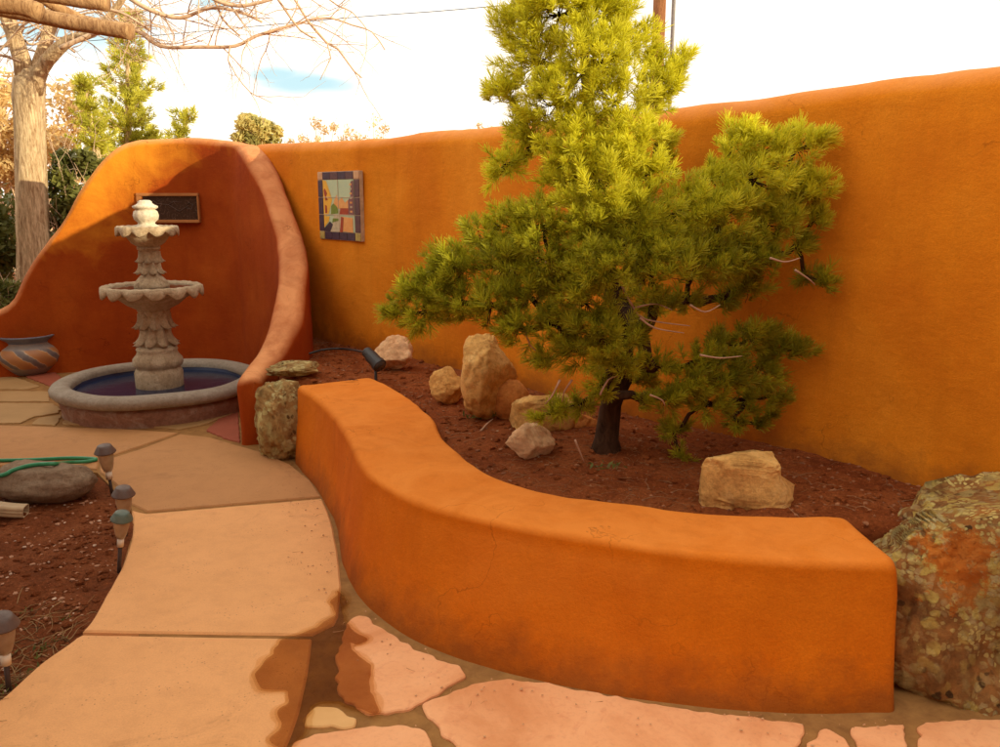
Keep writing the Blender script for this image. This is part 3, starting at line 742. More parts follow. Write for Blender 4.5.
# ------------------------------------------------------------------ wall niche window
nq = [gd(x, y, 7.93) for x, y in ((133, 193), (196, 193), (196, 223), (133, 223))]
nx0, nx1 = nq[0].x, nq[1].x; nz1, nz0 = nq[0].z, nq[2].z
def fwY(x):   # court-side face of the fountain wall at x
    S = catmull(FW, .05); best = min(S, key=lambda s: abs(s[0] - x) + (10 if s[1] < 7.6 else 0)); return best[1] - best[3]
yL, yR = fwY(nx0), fwY(nx1); nang = math.atan2(yR - yL, nx1 - nx0)
win = empty('wall_window', ((nx0 + nx1) / 2, (yL + yR) / 2 - .02, (nz0 + nz1) / 2), nang, label='small dark etched window framed in wood set in the fountain wall', cat='window')
FWT = bvh(bpy.data.objects['fountain_wall']); wn = Vector((math.sin(nang), -math.cos(nang), 0)); pw = [surf(FWT, x_, y_) for x_ in (136, 150, 165, 180, 193) for y_ in (196, 208, 220)]
win.location = win.location + wn * (max((q_ - win.location).dot(wn) for q_ in pw if q_) - .004)
W, Hh = (nx1 - nx0) / 2, (nz1 - nz0) / 2
bm = bmesh.new(); b_ = .028
box_bm(bm, (-W, -.02, Hh - b_), (W, .06, Hh)); box_bm(bm, (-W, -.03, -Hh), (W, .06, -Hh + b_)); box_bm(bm, (-W, -.02, -Hh + b_), (-W + b_ * 1.6, .06, Hh - b_)); box_bm(bm, (W - b_ * .6, -.02, -Hh + b_), (W, .06, Hh - b_))
bmesh.ops.bevel(bm, geom=bm.edges[:], offset=.004, segments=2, affect='EDGES')
finish(bm, 'frame', simple('niche_frame', (.50, .20, .06), (.38, .14, .04), 10), win, smooth=False)
bm = bmesh.new(); box_bm(bm, (-W + .03, .004, -Hh + .02), (W - .015, .05, Hh - .02))
t = NT('etched_glass'); t.set(.25, .5); f = t.noise(6, 2, .4, dist=4); w = t.math('ABSOLUTE', t.math('SUBTRACT', f, .5))
t.color(t.mix(t.maprange(w, 0, .02, .8, 0), (.035, .018, .012), (.16, .10, .08)))
finish(bm, 'pane', t.m, win, smooth=False)
bm = bmesh.new()
for pts in ([(-.2, -.04), (-.1, .04), (.0, .03), (.1, -.03), (.18, .02)], [(.0, .03), (.05, .06), (.12, .05)], [(-.1, .04), (-.14, .07)], [(.16, .02), (.19, .05), (.23, .03), (.21, -.01), (.17, 0)]):
    tube_bm(bm, [(x * 1.0, -.0015, z) for x, z in pts], .0025, 4)
finish(bm, 'etched_lines', simple('etch', (.16, .10, .08), None, 10, .6), win)

# ------------------------------------------------------------------ tile mural
e, wx, wy, dx, dy = wall_plan(339)
ln = math.hypot(dx, dy); tx, ty = dx / ln, dy / ln
mur = empty('tile_mural', label='framed ceramic tile picture of a village street on the garden wall', cat='tile picture')
mur.rotation_euler = (0, 0, math.atan2(ty, tx))
# size from the rays that hit the wall plane
def on_wall(px, py):
    r = ray(px, py); # intersect with vertical plane through (wx,wy) dir (tx,ty)
    nx_, ny_ = -ty, tx; tt = (wx * nx_ + wy * ny_) / (r[0] * nx_ + r[1] * ny_)
    return Vector((r[0] * tt, r[1] * tt, EYE + r[2] * tt))
qa, qb, qc = on_wall(318.5, 173), on_wall(360, 172.5), on_wall(320, 239.5)
mw = (Vector((qb.x, qb.y)) - Vector((qa.x, qa.y))).length; mh = qa.z - qc.z
mc = on_wall(339.5, 206); nrm = Vector((ty, -tx, 0)); 
if nrm.y > 0: nrm = -nrm
prot = max((surf(WALL, x_, y_) - mc).dot(nrm) for x_ in (320, 330, 340, 350, 358) for y_ in (176, 190, 206, 222, 237))
mur.location = mc + nrm * (prot + .001)
side = -1   # local -Y faces the court
def tile(name, x0, x1, z0, z1, mat, y=-.012, parent=mur):
    bm = bmesh.new(); box_bm(bm, (x0, y, z0), (x1, .0, z1)); bmesh.ops.bevel(bm, geom=bm.edges[:], offset=.0015, segments=1, affect='EDGES'); return finish(bm, name, mat, parent, smooth=False)
bm = bmesh.new(); box_bm(bm, (-mw / 2, -.006, -mh / 2), (mw / 2, .025, mh / 2)); finish(bm, 'grout_backing', simple('grout', (.62, .45, .30), None, 20), mur, smooth=False)
glz = lambda n, c, c2=None: simple(n, c, c2, 30, .5, .4, 0)
tb = glz('tile_blue', (.035, .02, .035), (.075, .04, .07)); tp = glz('tile_pink', (.55, .26, .13), (.62, .38, .2)); to = glz('tile_ochre', (.50, .36, .10)); tbr = glz('tile_brown', (.07, .035, .045), (.14, .06, .06))
u = mw * .13; uv = mh * .12; g = .0035
for (x, z, m) in ((-mw / 2, mh / 2 - uv, tp), (mw / 2 - u, mh / 2 - uv, tp), (-mw / 2, -mh / 2, to), (mw / 2 - u, -mh / 2, to)): tile('corner_tile', x + g, x + u - g, z + g, z + uv - g, m)
iw = mw - 2 * u
for k in range(4):
    x = -mw / 2 + u + iw * k / 4
    tile('border_tile', x + g / 2, x + iw / 4 - g / 2, mh / 2 - uv + g, mh / 2 - g, tb if k % 2 == 0 else tbr); tile('border_tile', x + g * 1.3, x + iw / 4 - g * 1.3, -mh / 2 + g, -mh / 2 + uv - g, tb)
ih = mh - 2 * uv
for k in range(3):
    z = -mh / 2 + uv + ih * k / 3
    tile('border_tile', -mw / 2 + g, -mw / 2 + u - 2 * g, z + g, z + ih / 3 - g, tb); tile('border_tile', mw / 2 - u + 2 * g, mw / 2 - g, z + g, z + ih / 3 - g, tbr)
pic = tile('picture', -mw / 2 + u, mw / 2 - u, -mh / 2 + uv, mh / 2 - uv, glz('glaze_sky', (.42, .52, .36), (.50, .56, .34)), y=-.010)
def shp(name, pts, mat, lift):
    bm = bmesh.new(); vs = [bm.verts.new((-mw / 2 + u + iw * x, -.010 - lift, -mh / 2 + uv + ih * z)) for x, z in pts]; bm.faces.new(vs)
    return finish(bm, name, mat, pic, smooth=False)
gy, go, gr, gg, gw, gbk = glz('glaze_yellow', (.80, .45, .04), (.72, .36, .04)), glz('glaze_orange', (.70, .26, .06), (.75, .4, .14)), glz('glaze_red', (.42, .06, .02)), glz('glaze_green', (.20, .27, .03)), glz('glaze_cream', (.62, .50, .32)), glz('glaze_dark', (.05, .03, .05))
shp('painted_house', [(0, .30), (.16, .33), (.30, .62), (.12, .98), (0, 1)], gy, .0012)
shp('painted_house', [(.02, .80), (.07, .84), (.14, .74), (.10, .68), (.16, .62), (.08, .60)], gr, .0020)
shp('painted_house', [(.05, .36), (.12, .36), (.12, .50), (.05, .52)], gr, .0020)
shp('painted_hills', [(.30, .45), (.95, .45), (.95, .58), (.8, .62), (.72, .56), (.62, .66), (.5, .6), (.45, .72), (.36, .6)], go, .0012)
shp('painted_bush', [(.24, .34), (.5, .36), (.46, .48), (.34, .55), (.26, .5)], gg, .0018)
shp('painted_house', [(.52, .34), (.98, .34), (.98, .46), (.56, .46)], gr, .0020)
shp('painted_tower', [(.82, .34), (1, .34), (1, .98), (.92, .96), (.9, .7), (.82, .6)], glz('glaze_purple', (.25, .10, .10)), .0026)
for i in range(7):
    z = .38 + i * .085; shp('painted_window', [(.88, z), (.95, z), (.95, z + .035), (.88, z + .035)], gw if i % 2 else go, .0032)
shp('painted_street', [(.20, .0), (.62, .0), (.55, .33), (.34, .33)], gw, .0012)
shp('painted_wall', [(.55, .02), (.95, .0), (.95, .28), (.60, .30)], go, .0022); shp('painted_wall', [(.52, .0), (.62, .0), (.66, .28), (.58, .30)], gr, .0030)
shp('painted_wall', [(0, .0), (.20, 0), (.30, .14), (.2, .2), (0, .06)], gbk, .0022); shp('painted_wall', [(0, .08), (.16, .20), (.2, .30), (0, .30)], gy, .0018); shp('painted_wall', [(.28, .18), (.50, .22), (.50, .26), (.3, .26)], gg, .0024)
for z in (1 / 3, 2 / 3):
    bm = bmesh.new(); box_bm(bm, (-mw / 2 + u, -.0138, -mh / 2 + uv + ih * z - .0025), (mw / 2 - u, -.009, -mh / 2 + uv + ih * z + .0025)); finish(bm, 'grout_line', simple('grout_line', (.66, .52, .36), None, 20), pic, smooth=False)
bm = bmesh.new(); box_bm(bm, (-.0025, -.0138, -mh / 2 + uv), (.0025, -.009, mh / 2 - uv)); finish(bm, 'grout_line', bpy.data.materials['grout_line'], pic, smooth=False)

# ------------------------------------------------------------------ solar lamps
def lamp(bx, by, cx, ctop, capw, label, capmat):
    b = gz(bx, by, -.03); Y = b.y; top = gd(cx, ctop, Y - .03); s = (Y * 1.0) / FPX
    root = empty('solar_lamp', b, label=label, cat='garden lamp', group='solar lamps along the path edge')
    ax = (top - b); hgt = ax.length; w = capw * s * 1.03 / 2
    hd = w * 3.25   # head height
    def mk(name, prof, mat, seg=24, closed=True):
        bm = bmesh.new(); lathe_bm(bm, prof, seg); o = finish(bm, name, mat, root)
        o.rotation_mode = 'QUATERNION'; o.rotation_quaternion = Vector((0, 0, 1)).rotation_difference(ax); return o
    z0 = hgt - hd
    mk('stake', [(.001, -.05), (.004, -.04), (.0085, 0), (.0085, z0 - .015), (.001, z0 - .015)], M['stake'])
    mk('collar', [(.001, z0 - .016), (w * .30, z0 - .016), (w * .31, z0 + hd * .17), (.001, z0 + hd * .17)], M['collar'])
    mk('lantern', [(.001, z0 + hd * .17), (w * .38, z0 + hd * .18), (w * .50, z0 + hd * .28), (w * .68, z0 + hd * .55), (w * .72, z0 + hd * .76), (w * .7, z0 + hd * .78), (.001, z0 + hd * .78)], M['frost'])
    mk('cap', [(.001, z0 + hd * .765), (w * .95, z0 + hd * .76), (w, z0 + hd * .775), (w * .97, z0 + hd * .80), (w * .72, z0 + hd * .93), (w * .62, z0 + hd * .985), (w * .5, hgt), (.001, hgt + .001)], capmat)
lamp(112, 493, 104, 445, 21, 'dark capped solar lamp tilted beside the grey rock, farthest along the path', M['cap'])
lamp(126, 540, 123, 487, 23, 'brown capped solar lamp right behind the green capped one', M['cap'])
lamp(119, 572, 122, 512, 22, 'solar lamp with a greenish cap beside the path edge', M['cap_green'])
lamp(9, 690, 1, 615, 34, 'solar lamp with wide dark cap nearest the camera at the left', M['cap'])

# ------------------------------------------------------------------ spotlight
b = gz(376, 381, .40); sl = empty('spotlight', b, label='black garden spotlight on a stake beside the round pink rock', cat='spotlight')
Y = b.y
c1 = gd(366, 351, Y) - b; c2 = gd(380, 366, Y - .10) - b
bm = bmesh.new(); tube_bm(bm, [(0, 0, -.1), (0, 0, .09)], .010, 8); finish(bm, 'stake', M['black'], sl)
bm = bmesh.new(); d = (c2 - c1).normalized(); tube_bm(bm, [c1, c1 + d * .008, c1 + d * .05, c1 + d * .052, c2 - d * .03, c2 - d * .028, c2], [.03, .036, .036, .042, .042, .048, .048], 20); finish(bm, 'lamp_head', M['black'], sl, smooth=False)
bm = bmesh.new(); tube_bm(bm, [c2 - d * .004, c2 + d * .002], .040, 20); finish(bm, 'lens', simple('lens', (.08, .09, .10), None, 10, .1, .5, 0), sl)
cab = catmull([tuple(gz(283, 372, .41)), tuple(gz(296, 362, .425)), tuple(gz(306, 355, .43)), tuple(gz(325, 349.5, .46)), tuple(gz(345, 349, .47)), tuple(b + c1 * .95)], .03)
bm = bmesh.new(); tube_bm(bm, cab, .0085, 8); finish(bm, 'cable', M['black'], sl, loc=-b)
bpy.data.objects['cable'].location = -b

# ------------------------------------------------------------------ hose, downspout
rt = lambda px, py, z: tuple(gz(px, py, z))
GR = bvh([o_ for o_ in bpy.data.objects if o_.get('label', '').startswith('flat oval grey')][0])
def hp(px, py):
    q = surf(GR, px, py, .010); return tuple(q) if q is not None else rt(px, py, .012)
bm = bmesh.new()
tube_bm(bm, catmull([rt(-160, 486, .012), rt(-60, 484, .05), hp(0, 477), hp(12, 472), hp(26, 468), hp(40, 466), hp(56, 465.5), rt(66, 462.5, .05), rt(86, 461.5, .014), rt(96, 459, .012), rt(70, 458, .012), rt(20, 460, .012), rt(-60, 461, .012), rt(-200, 462, .012)], .02), .011, 10)
o = finish(bm, 'garden_hose', M['hose']); tag(o, 'green garden hose looped over the grey rock', 'hose')
bm = bmesh.new()
p0 = Vector(rt(-50, 500, .05)); p1 = Vector(rt(0, 509, .03)); p2 = Vector(rt(26, 511, .015))
ring = []
path = catmull([tuple(p0 + Vector((0, .1, .05))), tuple(p0), tuple(p1), tuple(p2)], .01)
rows = []
for i, p in enumerate(path):
    p = Vector(p); t = (Vector(path[min(i + 1, len(path) - 1)]) - Vector(path[max(i - 1, 0)])).normalized(); sd = t.cross(Vector((0, 0, 1))).normalized(); up = sd.cross(t)
    row = []
    for k in range(40):
        a = 2 * math.pi * k / 40; cx_, sx_ = math.cos(a), math.sin(a)
        sq = 1 / max(abs(cx_), abs(sx_)) ** .75; rib = 1 + .06 * math.cos(a * 12)
        row.append(bm.verts.new(p + sd * cx_ * sq * .040 * rib + up * sx_ * sq * .030 * rib))
    rows.append(row)
for A, B in zip(rows, rows[1:]):
    for k in range(40): bm.faces.new((A[k], A[(k + 1) % 40], B[(k + 1) % 40], B[k]))
inner = [bm.verts.new(p2 + (v.co - Vector(path[-1])) * .86) for v in rows[-1]]; deep = [bm.verts.new(v.co - (p2 - p1).normalized() * .05) for v in inner]
for k in range(40):
    bm.faces.new((rows[-1][k], rows[-1][(k + 1) % 40], inner[(k + 1) % 40], inner[k])); bm.faces.new((inner[k], inner[(k + 1) % 40], deep[(k + 1) % 40], deep[k]))
bm.faces.new(deep)
o = finish(bm, 'downspout', M['spout']); tag(o, 'beige ribbed downspout end lying in front of the grey rock', 'downspout')

# ------------------------------------------------------------------ foliage generators (numpy)
def rand_unit(n):
    v = rng.normal(size=(n, 3)); return v / np.linalg.norm(v, axis=1, keepdims=True)
def tufts(pos, dirs, size, n_need=44, width=.0024, spread=(.25, 1.15), tint=None, shoot=.75):
    """bottle-brush tufts: needles spring from a short shoot and sweep forward"""
    T = len(pos); k = n_need
    P = np.repeat(pos, k, 0); D = np.repeat(dirs, k, 0); S = np.repeat(size, k)
    a = rng.random(T * k); base = P + D * (a * S * shoot - S * .35)[:, None]
    r = rand_unit(T * k); r -= D * (r * D).sum(1, keepdims=True); r /= np.linalg.norm(r, axis=1, keepdims=True) + 1e-9
    ang = spread[0] + (spread[1] - spread[0]) * (1 - a) ** .6 * rng.uniform(.7, 1.2, T * k)
    nd = D * np.cos(ang)[:, None] + r * np.sin(ang)[:, None]
    L = S * rng.uniform(.45, .7, T * k)
    w = np.cross(nd, rand_unit(T * k)); w /= np.linalg.norm(w, axis=1, keepdims=True) + 1e-9
    tip = base + nd * L[:, None] + np.array([0, 0, .08]) * (L * .6)[:, None] * 0
    V = np.empty((T * k, 4, 3)); V[:, 0] = base - w * width / 2; V[:, 1] = base + w * width / 2; V[:, 2] = tip + w * width * .3; V[:, 3] = tip - w * width * .3
    tt = np.repeat(tint, k) * rng.uniform(.65, 1.25, T * k)
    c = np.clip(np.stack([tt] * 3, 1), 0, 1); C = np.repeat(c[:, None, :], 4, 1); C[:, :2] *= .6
    return V.reshape(-1, 3), C.reshape(-1, 3)
def leaves(pos, size, tint, elong=1.6):
    n = len(pos); d = rand_unit(n); w = np.cross(d, rand_unit(n)); w /= np.linalg.norm(w, axis=1, keepdims=True) + 1e-9
    s = (size * rng.uniform(.6, 1.4, n))[:, None]
    V = np.empty((n, 4, 3)); V[:, 0] = pos - d * s * elong; V[:, 1] = pos + w * s * .6; V[:, 2] = pos + d * s * elong; V[:, 3] = pos - w * s * .6
    c = np.clip(tint * rng.uniform(.6, 1.3, n), 0, 1); return V.reshape(-1, 3), np.repeat(np.stack([c] * 3, 1), 4, 0)

# ------------------------------------------------------------------ THE PINE
TY = 3.78
def wallY(x):
    xs = [p[0] for p in BW]; return float(np.interp(x, xs, [p[1] for p in BW]))
pine = empty('pine_tree', gz(605, 462, .40), label='bushy green pine tree with dark trunk growing in the bed by the wall', cat='tree')
tr_px = [(606, 468), (607, 440), (611, 405), (620, 380), (622, 350), (622, 320), (612, 285), (603, 250), (597, 210), (594, 165), (590, 120), (586, 70), (583, 10), (580, -60), (578, -130)]
TR = [gd(x, y, TY) + Vector((0, .03 * math.sin(i * 1.3), 0)) for i, (x, y) in enumerate(tr_px)]
TR[0].z = .36
rad = np.interp(range(len(TR)), [0, 2, 5, 9, 14], [.062, .050, .042, .028, .012])
tcurve = catmull([tuple(p) + (r,) for p, r in zip(TR, rad)], .04)
PB = -pine.location
bm = bmesh.new()
rows = tube_bm(bm, [c[:3] for c in tcurve], [c[3] for c in tcurve], 14)
for v in bm.verts:
    v.co += Vector((noise.noise(v.co * 14), noise.noise(v.co * 14 + Vector((9, 0, 0))), 0)) * .010
    if v.co.z < .46: dd = Vector((v.co.x - TR[0].x, v.co.y - TR[0].y, 0)); v.co += dd * (.46 - v.co.z) * 6
finish(bm, 'trunk', M['bark_pine'], pine, loc=PB)
CL = [ # px, py, r, depth offset, lit
 (560,-70,45,0),(592,-70,38,.1),(580,-120,40,0),(535,-25,35,-.05),(598,-30,30,0),(570,-20,45,-.15),
 (560,12,42,-.15),(603,15,36,-.1),(590,-8,45,.15),(522,30,30,-.05),(636,44,24,.05),(656,68,20,.05),(680,62,14,.05),(596,60,44,-.25),(540,60,38,-.1),(508,96,24,-.05),(494,92,10,0),(560,100,44,-.2),
 (618,100,42,-.25),(664,84,24,.0),(648,105,20,.05),(530,132,24,-.1),(507,164,19,-.15),(528,150,16,-.1),(497,176,9,-.1),(575,150,42,-.25),(625,148,40,-.28),(600,186,44,-.32),(562,182,26,-.15),(645,175,28,-.2),(658,142,20,.45),(668,160,14,.5),
 (735,143,24,-.05),(762,150,28,-.05),(800,148,26,.0),(818,140,12,0),(815,188,24,-.05),(790,188,30,.0),(755,180,34,-.1),(712,178,24,-.1),(722,218,38,-.2),(765,225,34,-.1),(815,222,18,-.02),(690,205,32,-.2),
 (755,258,34,-.15),(722,262,34,-.2),(798,245,14,-.05),(825,283,13,0),(806,277,8,0),(745,175,20,.2),(780,210,26,.15),(700,235,30,.2),
 (640,225,46,-.25),(590,226,44,-.3),(545,226,38,-.25),(512,228,26,-.2),(482,240,26,-.15),(545,262,40,-.3),(600,268,46,-.4),(655,268,46,-.35),(697,260,36,-.25),(505,268,36,-.25),
 (466,268,30,-.2),(440,262,14,-.15),(440,284,24,-.2),(423,292,18,-.2),(407,294,16,-.2),(396,312,14,-.2),(425,314,24,-.25),(460,304,30,-.25),(492,306,32,-.3),(530,298,32,-.3),(520,330,26,-.35),(555,325,26,-.35),
 (588,305,34,-.4),(600,335,36,-.4),(620,365,26,-.3),(575,350,24,-.35),(603,388,18,-.25),(630,300,26,.2),(570,280,30,.25),(520,270,30,.25),(620,240,36,.3),(580,200,30,.3),(660,240,32,.3),
 (655,305,20,-.3),(688,300,16,-.2),(640,335,16,-.25),(725,298,18,-.1),(748,288,20,-.1),(545,360,14,-.3),(560,410,14,-.25),(540,418,8,-.25),(580,405,14,-.2),
 (752,340,28,-.05),(780,352,22,-.02),(803,350,12,0),(722,350,24,-.1),(700,362,24,-.15),(690,385,22,-.2),(725,378,28,-.15),(757,372,24,-.05),(772,398,18,-.02),(745,402,16,-.05),(708,405,20,-.15),(668,398,20,-.2),(655,368,18,-.2),(640,400,14,-.2),(735,420,12,-.1),
 (675,432,15,-.05),(682,455,13,0),(757,425,9,0),(770,415,8,0),(605,350,26,.15),(640,380,18,.2),
]
cl = []
for (x, y, r, d) in CL:
    Y = TY + d; q = gd(x, y, Y)
    rr = r * Y / FPX
    lim = wallY(q.x) - .10 - rr * .6
    if Y > lim and q.z < 2.0: Y = lim; q = gd(x, y, Y)
    cl.append([q, rr])
# skeleton
nodes = [(Vector(c[:3]), -1, c[3]) for c in tcurve[8:]]
nt = len(nodes)
def dtr(c):
    return min((c[0] - n[0]).length for n in nodes[:nt])
order = sorted(range(len(cl)), key=lambda i: dtr(cl[i]))
children = {}; links = []
for i in order:
    q, rr = cl[i]; best = None
    for j, (p, par, r0) in enumerate(nodes):
        dz = q.z - p.z; L = (q - p).length
        pen = L + (max(0, .25 * L - dz) * .5) + (0 if j < nt else .07) + (.5 * max(0, -dz - .1))
        if best is None or pen < best[0]: best = (pen, j)
    j = best[1]; nodes.append((q + Vector((0, .40 * rr if q.y + .5 * rr < wallY(q.x) - .1 else 0, 0)), j, 0)); links.append((j, len(nodes) - 1))
weight = [0] * len(nodes)
for j, k in reversed(links): weight[k] += 1; weight[j] += weight[k] if j >= nt else 0
bm = bmesh.new()
tp_, td_, ts_, tt_ = [], [], [], []
for j, k in links:
    a, b2 = nodes[j][0], nodes[k][0]; L = (b2 - a).length
    r1 = .0045 * math.sqrt(weight[k] + 1); r0 = min(r1 * 1.35, .030)
    m1 = a.lerp(b2, .35) + Vector((random.uniform(-1, 1), random.uniform(-1, 1), random.uniform(-.9, .5))) * L * .12; m2 = a.lerp(b2, .7) + Vector((random.uniform(-1, 1), random.uniform(-1, 1), random.uniform(-.9, .3))) * L * .12
    pts = catmull([tuple(a), tuple(m1), tuple(m2), tuple(b2)], .03); tube_bm(bm, pts, list(np.linspace(r0, r1, len(pts))), 7)
idx = 0
sunv = Vector((math.cos(R(-30)), math.sin(R(-30)), .17)).normalized()
for ci, (q, rr) in enumerate(cl):
    par = None
    for j, k in links:
        if k == nt + order.index(ci): par = nodes[j][0]; qb = nodes[k][0]; break
    out = (q - par).normalized(); n = int(5 + (rr / .045) ** 2 * 5.0)
    for _ in range(n):
        for _try in range(6):
            d = Vector(rand_unit(1)[0]); d = (d + out * .30 + Vector((0, -.30, .25))).normalized()
            rad_ = rr * random.uniform(.30, 1.02) ** .8; p = q + Vector((d.x * rad_, d.y * rad_ * .95, d.z * rad_ * .8))
            if p.y < wallY(p.x) - .06 or p.z > 2.05: break
        dr = (d * .75 + out * .35 + Vector((0, 0, .65)) + Vector(rand_unit(1)[0]) * .35).normalized()
        tp_.append(p); td_.append(dr); up_ = max(0, min(1, (q.z - 1.35) / .35)); lowr = 0 if q.x < .95 else .12; ts_.append(random.choice((.04, .05, .06, .065, .07, .085)) * random.uniform(.9, 1.1)); tt_.append((random.uniform(.12, .50) - lowr * (1 - up_)) * (1 - up_) + up_ * random.uniform(.55, 1.35))  # upper clumps tinted lighter, lower darker: sun and shade put into needle colour
        if random.random() < .4:   # twig from clump centre
            m = qb.lerp(p, .5) + Vector((0, 0, -.15 * rr)); tube_bm(bm, [qb, m, p - dr * .03], [.0024, .002, .0014], 4, False)
finish(bm, 'branches', M['bark_pine'], pine, loc=PB)
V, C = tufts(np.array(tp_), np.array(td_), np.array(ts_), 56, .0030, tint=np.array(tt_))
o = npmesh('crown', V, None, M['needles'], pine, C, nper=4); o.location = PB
# dead twigs in the heart of the crown
for pts in ([(622, 286), (632, 305), (645, 319), (690, 326)], [(632, 305), (625, 292), (626, 276)], [(640, 318), (655, 328), (684, 333)], [(634, 308), (655, 304), (672, 310)],
            [(545, 262), (560, 268), (572, 258)], [(560, 285), (575, 290), (590, 280)], [(770, 258), (785, 262), (800, 258)], [(795, 270), (810, 280), (815, 285)], [(560, 380), (552, 396), (545, 404)], [(600, 395), (608, 380), (618, 376)], [(650, 395), (662, 400), (665, 406)],
            [(690, 305), (705, 312), (720, 305)], [(575, 440), (580, 452), (584, 462)], [(525, 330), (530, 345), (538, 352)], [(572, 380), (564, 392), (562, 402)], [(700, 355), (720, 358), (742, 356)]):
    yy_ = TY - .36 + random.uniform(-.08, .02); P3 = [gd(x, y, yy_ + .015 * k_) for k_, (x, y) in enumerate(pts)]; P3 = catmull([tuple(p) for p in P3], .02)
    bm = bmesh.new(); tube_bm(bm, P3, list(np.linspace(.005, .002, len(P3))), 6); finish(bm, 'dead_twig', M['dead_twig'], pine, loc=PB)

# ------------------------------------------------------------------ bare tree on the left + overhead branches
BT = 9.4
bt = empty('bare_tree', gd(33, 262, BT), label='tall bare tree with pale forked trunk behind the fountain wall', cat='tree')
bt.location.z = -.05
TB = -bt.location
bm = bmesh.new(); bmt = bmesh.new()
def limb(bm, px, rads, Y=BT, sides=12, dy=0):
    P3 = [tuple(gd(x, y, Y + dy * i)) + (r,) for i, ((x, y), r) in enumerate(zip(px, rads))]
    P3 = catmull(P3, .10)
    tube_bm(bm, [p[:3] for p in P3], [max(p[3], .003) for p in P3], sides); return P3
q0 = gd(33, 262, BT)
tv = catmull([(q0.x + .12, BT, -.05, .26), (q0.x + .03, BT, .5, .21)] + [tuple(gd(x, y, BT)) + (r,) for (x, y), r in zip([(33, 230), (31, 180), (29, 130), (28, 98), (29, 82), (31, 72), (33, 66)], [.16, .15, .145, .15, .15, .10, .03])], .08)
tube_bm(bm, [c[:3] for c in tv], [c[3] for c in tv], 20)
for v in bm.verts:
    a = math.atan2(v.co.y - BT, v.co.x - q0.x); v.co += Vector((math.cos(a), math.sin(a), 0)) * (.02 * math.sin(a * 7 + v.co.z * 2) + .015 * noise.noise(v.co * 5))
limb(bm, [(27, 85), (22, 60), (14, 35), (5, 10), (-8, -30), (-20, -90)], [.11, .09, .08, .075, .06, .03])
limb(bm, [(32, 90), (42, 68), (55, 52), (70, 40), (90, 34), (108, 18), (125, -5), (150, -50)], [.11, .075, .068, .055, .042, .036, .03, .02], dy=-.06)
limb(bm, [(34, 82), (42, 55), (50, 28), (52, 5), (56, -40)], [.09, .07, .065, .06, .04], dy=.12)
finish(bm, 'trunk', M['bark_pale'], bt, loc=TB)
bm = bmesh.new()
def grow(bm, p, d, L, r, depth, rnd):
    n = max(3, int(L / .09)); pts = [p]; dd = d.copy()
    for i in range(n):
        dd = (dd + Vector((rnd.uniform(-1, 1), rnd.uniform(-1, 1), rnd.uniform(-1, 1))) * .22 + Vector((0, 0, -.015))).normalized(); pts.append(pts[-1] + dd * L / n)
    tube_bm(bm, pts, list(np.linspace(r, r * .45, len(pts))), 5 if r > .006 else 3, False)
    if depth:
        for i in range(1, len(pts)):
            if rnd.random() < (.65 if depth > 1 else .5):
                t = (pts[i] - pts[i - 1]).normalized(); s = Vector(rand_unit(1)[0]); s = (s - t * s.dot(t)).normalized()
                grow(bm, pts[i], (t * .75 + s * .75).normalized(), L * rnd.uniform(.3, .6), r * .5, depth - 1, rnd)
rnd = random.Random(3)
main = [([(60, 48), (100, 32), (135, 30), (160, 46), (200, 47), (235, 46), (256, 36), (285, 27), (307, 20), (300, 8), (290, -8)], 8.6, .022),
        ([(307, 20), (318, 33), (327, 43), (338, 49), (346, 60), (354, 71), (362, 78)], 8.3, .013),
        ([(307, 20), (330, 18), (352, 25), (372, 32), (385, 50)], 8.4, .010),
        ([(125, -5), (150, 10), (180, 18), (210, 8), (240, 12), (262, 22)], 8.2, .022), ([(140, -30), (190, -12), (230, 5), (262, 2), (300, -12)], 8.0, .022),
        ([(180, -40), (210, -10), (222, 18), (240, 36)], 8.2, .014), ([(230, 46), (228, 60), (236, 75), (250, 92), (262, 98), (272, 103)], 8.3, .007),
        ([(327, 43), (331, 58), (324, 72), (320, 80)], 8.2, .006), ([(250, -40), (275, -5), (300, 30), (316, 38)], 8.1, .013), ([(60, -20), (85, 5), (120, 12), (150, 30)], 8.3, .02),
        ([(-20, 60), (0, 55), (20, 62)], 9.2, .02), ([(300, -40), (330, 0), (352, 12), (366, 28)], 8.1, .008)]
for px, Y, r in main:
    P3 = [tuple(gd(x, y, Y + .03 * math.sin(i))) + (r * (1 - .6 * i / len(px)),) for i, (x, y) in enumerate(px)]; P3 = catmull(P3, .08)
    tube_bm(bm, [p[:3] for p in P3], [p[3] for p in P3], 7)
    for i in range(1, len(P3) - 1):
        if rnd.random() < .72:
            t = Vector(P3[i + 1][:3]) - Vector(P3[i - 1][:3]); t.normalize(); s = Vector((rnd.uniform(-1, 1), rnd.uniform(-.7, .7), rnd.uniform(-.7, 1))).normalized()
            grow(bm, Vector(P3[i][:3]), (t * .6 + s).normalized(), rnd.uniform(.2, .65), max(.0045, r * .30), 2 if r > .012 else 1, rnd)
for k in range(46):   # finer crown around the trunk limbs
    x = rnd.uniform(-60, 120); y = rnd.uniform(-60, 60); p = gd(x, y, BT + rnd.uniform(-.6, .6))
    grow(bm, p, Vector((rnd.uniform(-.6, 1), rnd.uniform(-.5, .5), rnd.uniform(-.2, 1))).normalized(), rnd.uniform(.5, 1.1), .012, 2, rnd)
finish(bm, 'bare_branches', M['twig'], bt, loc=TB)

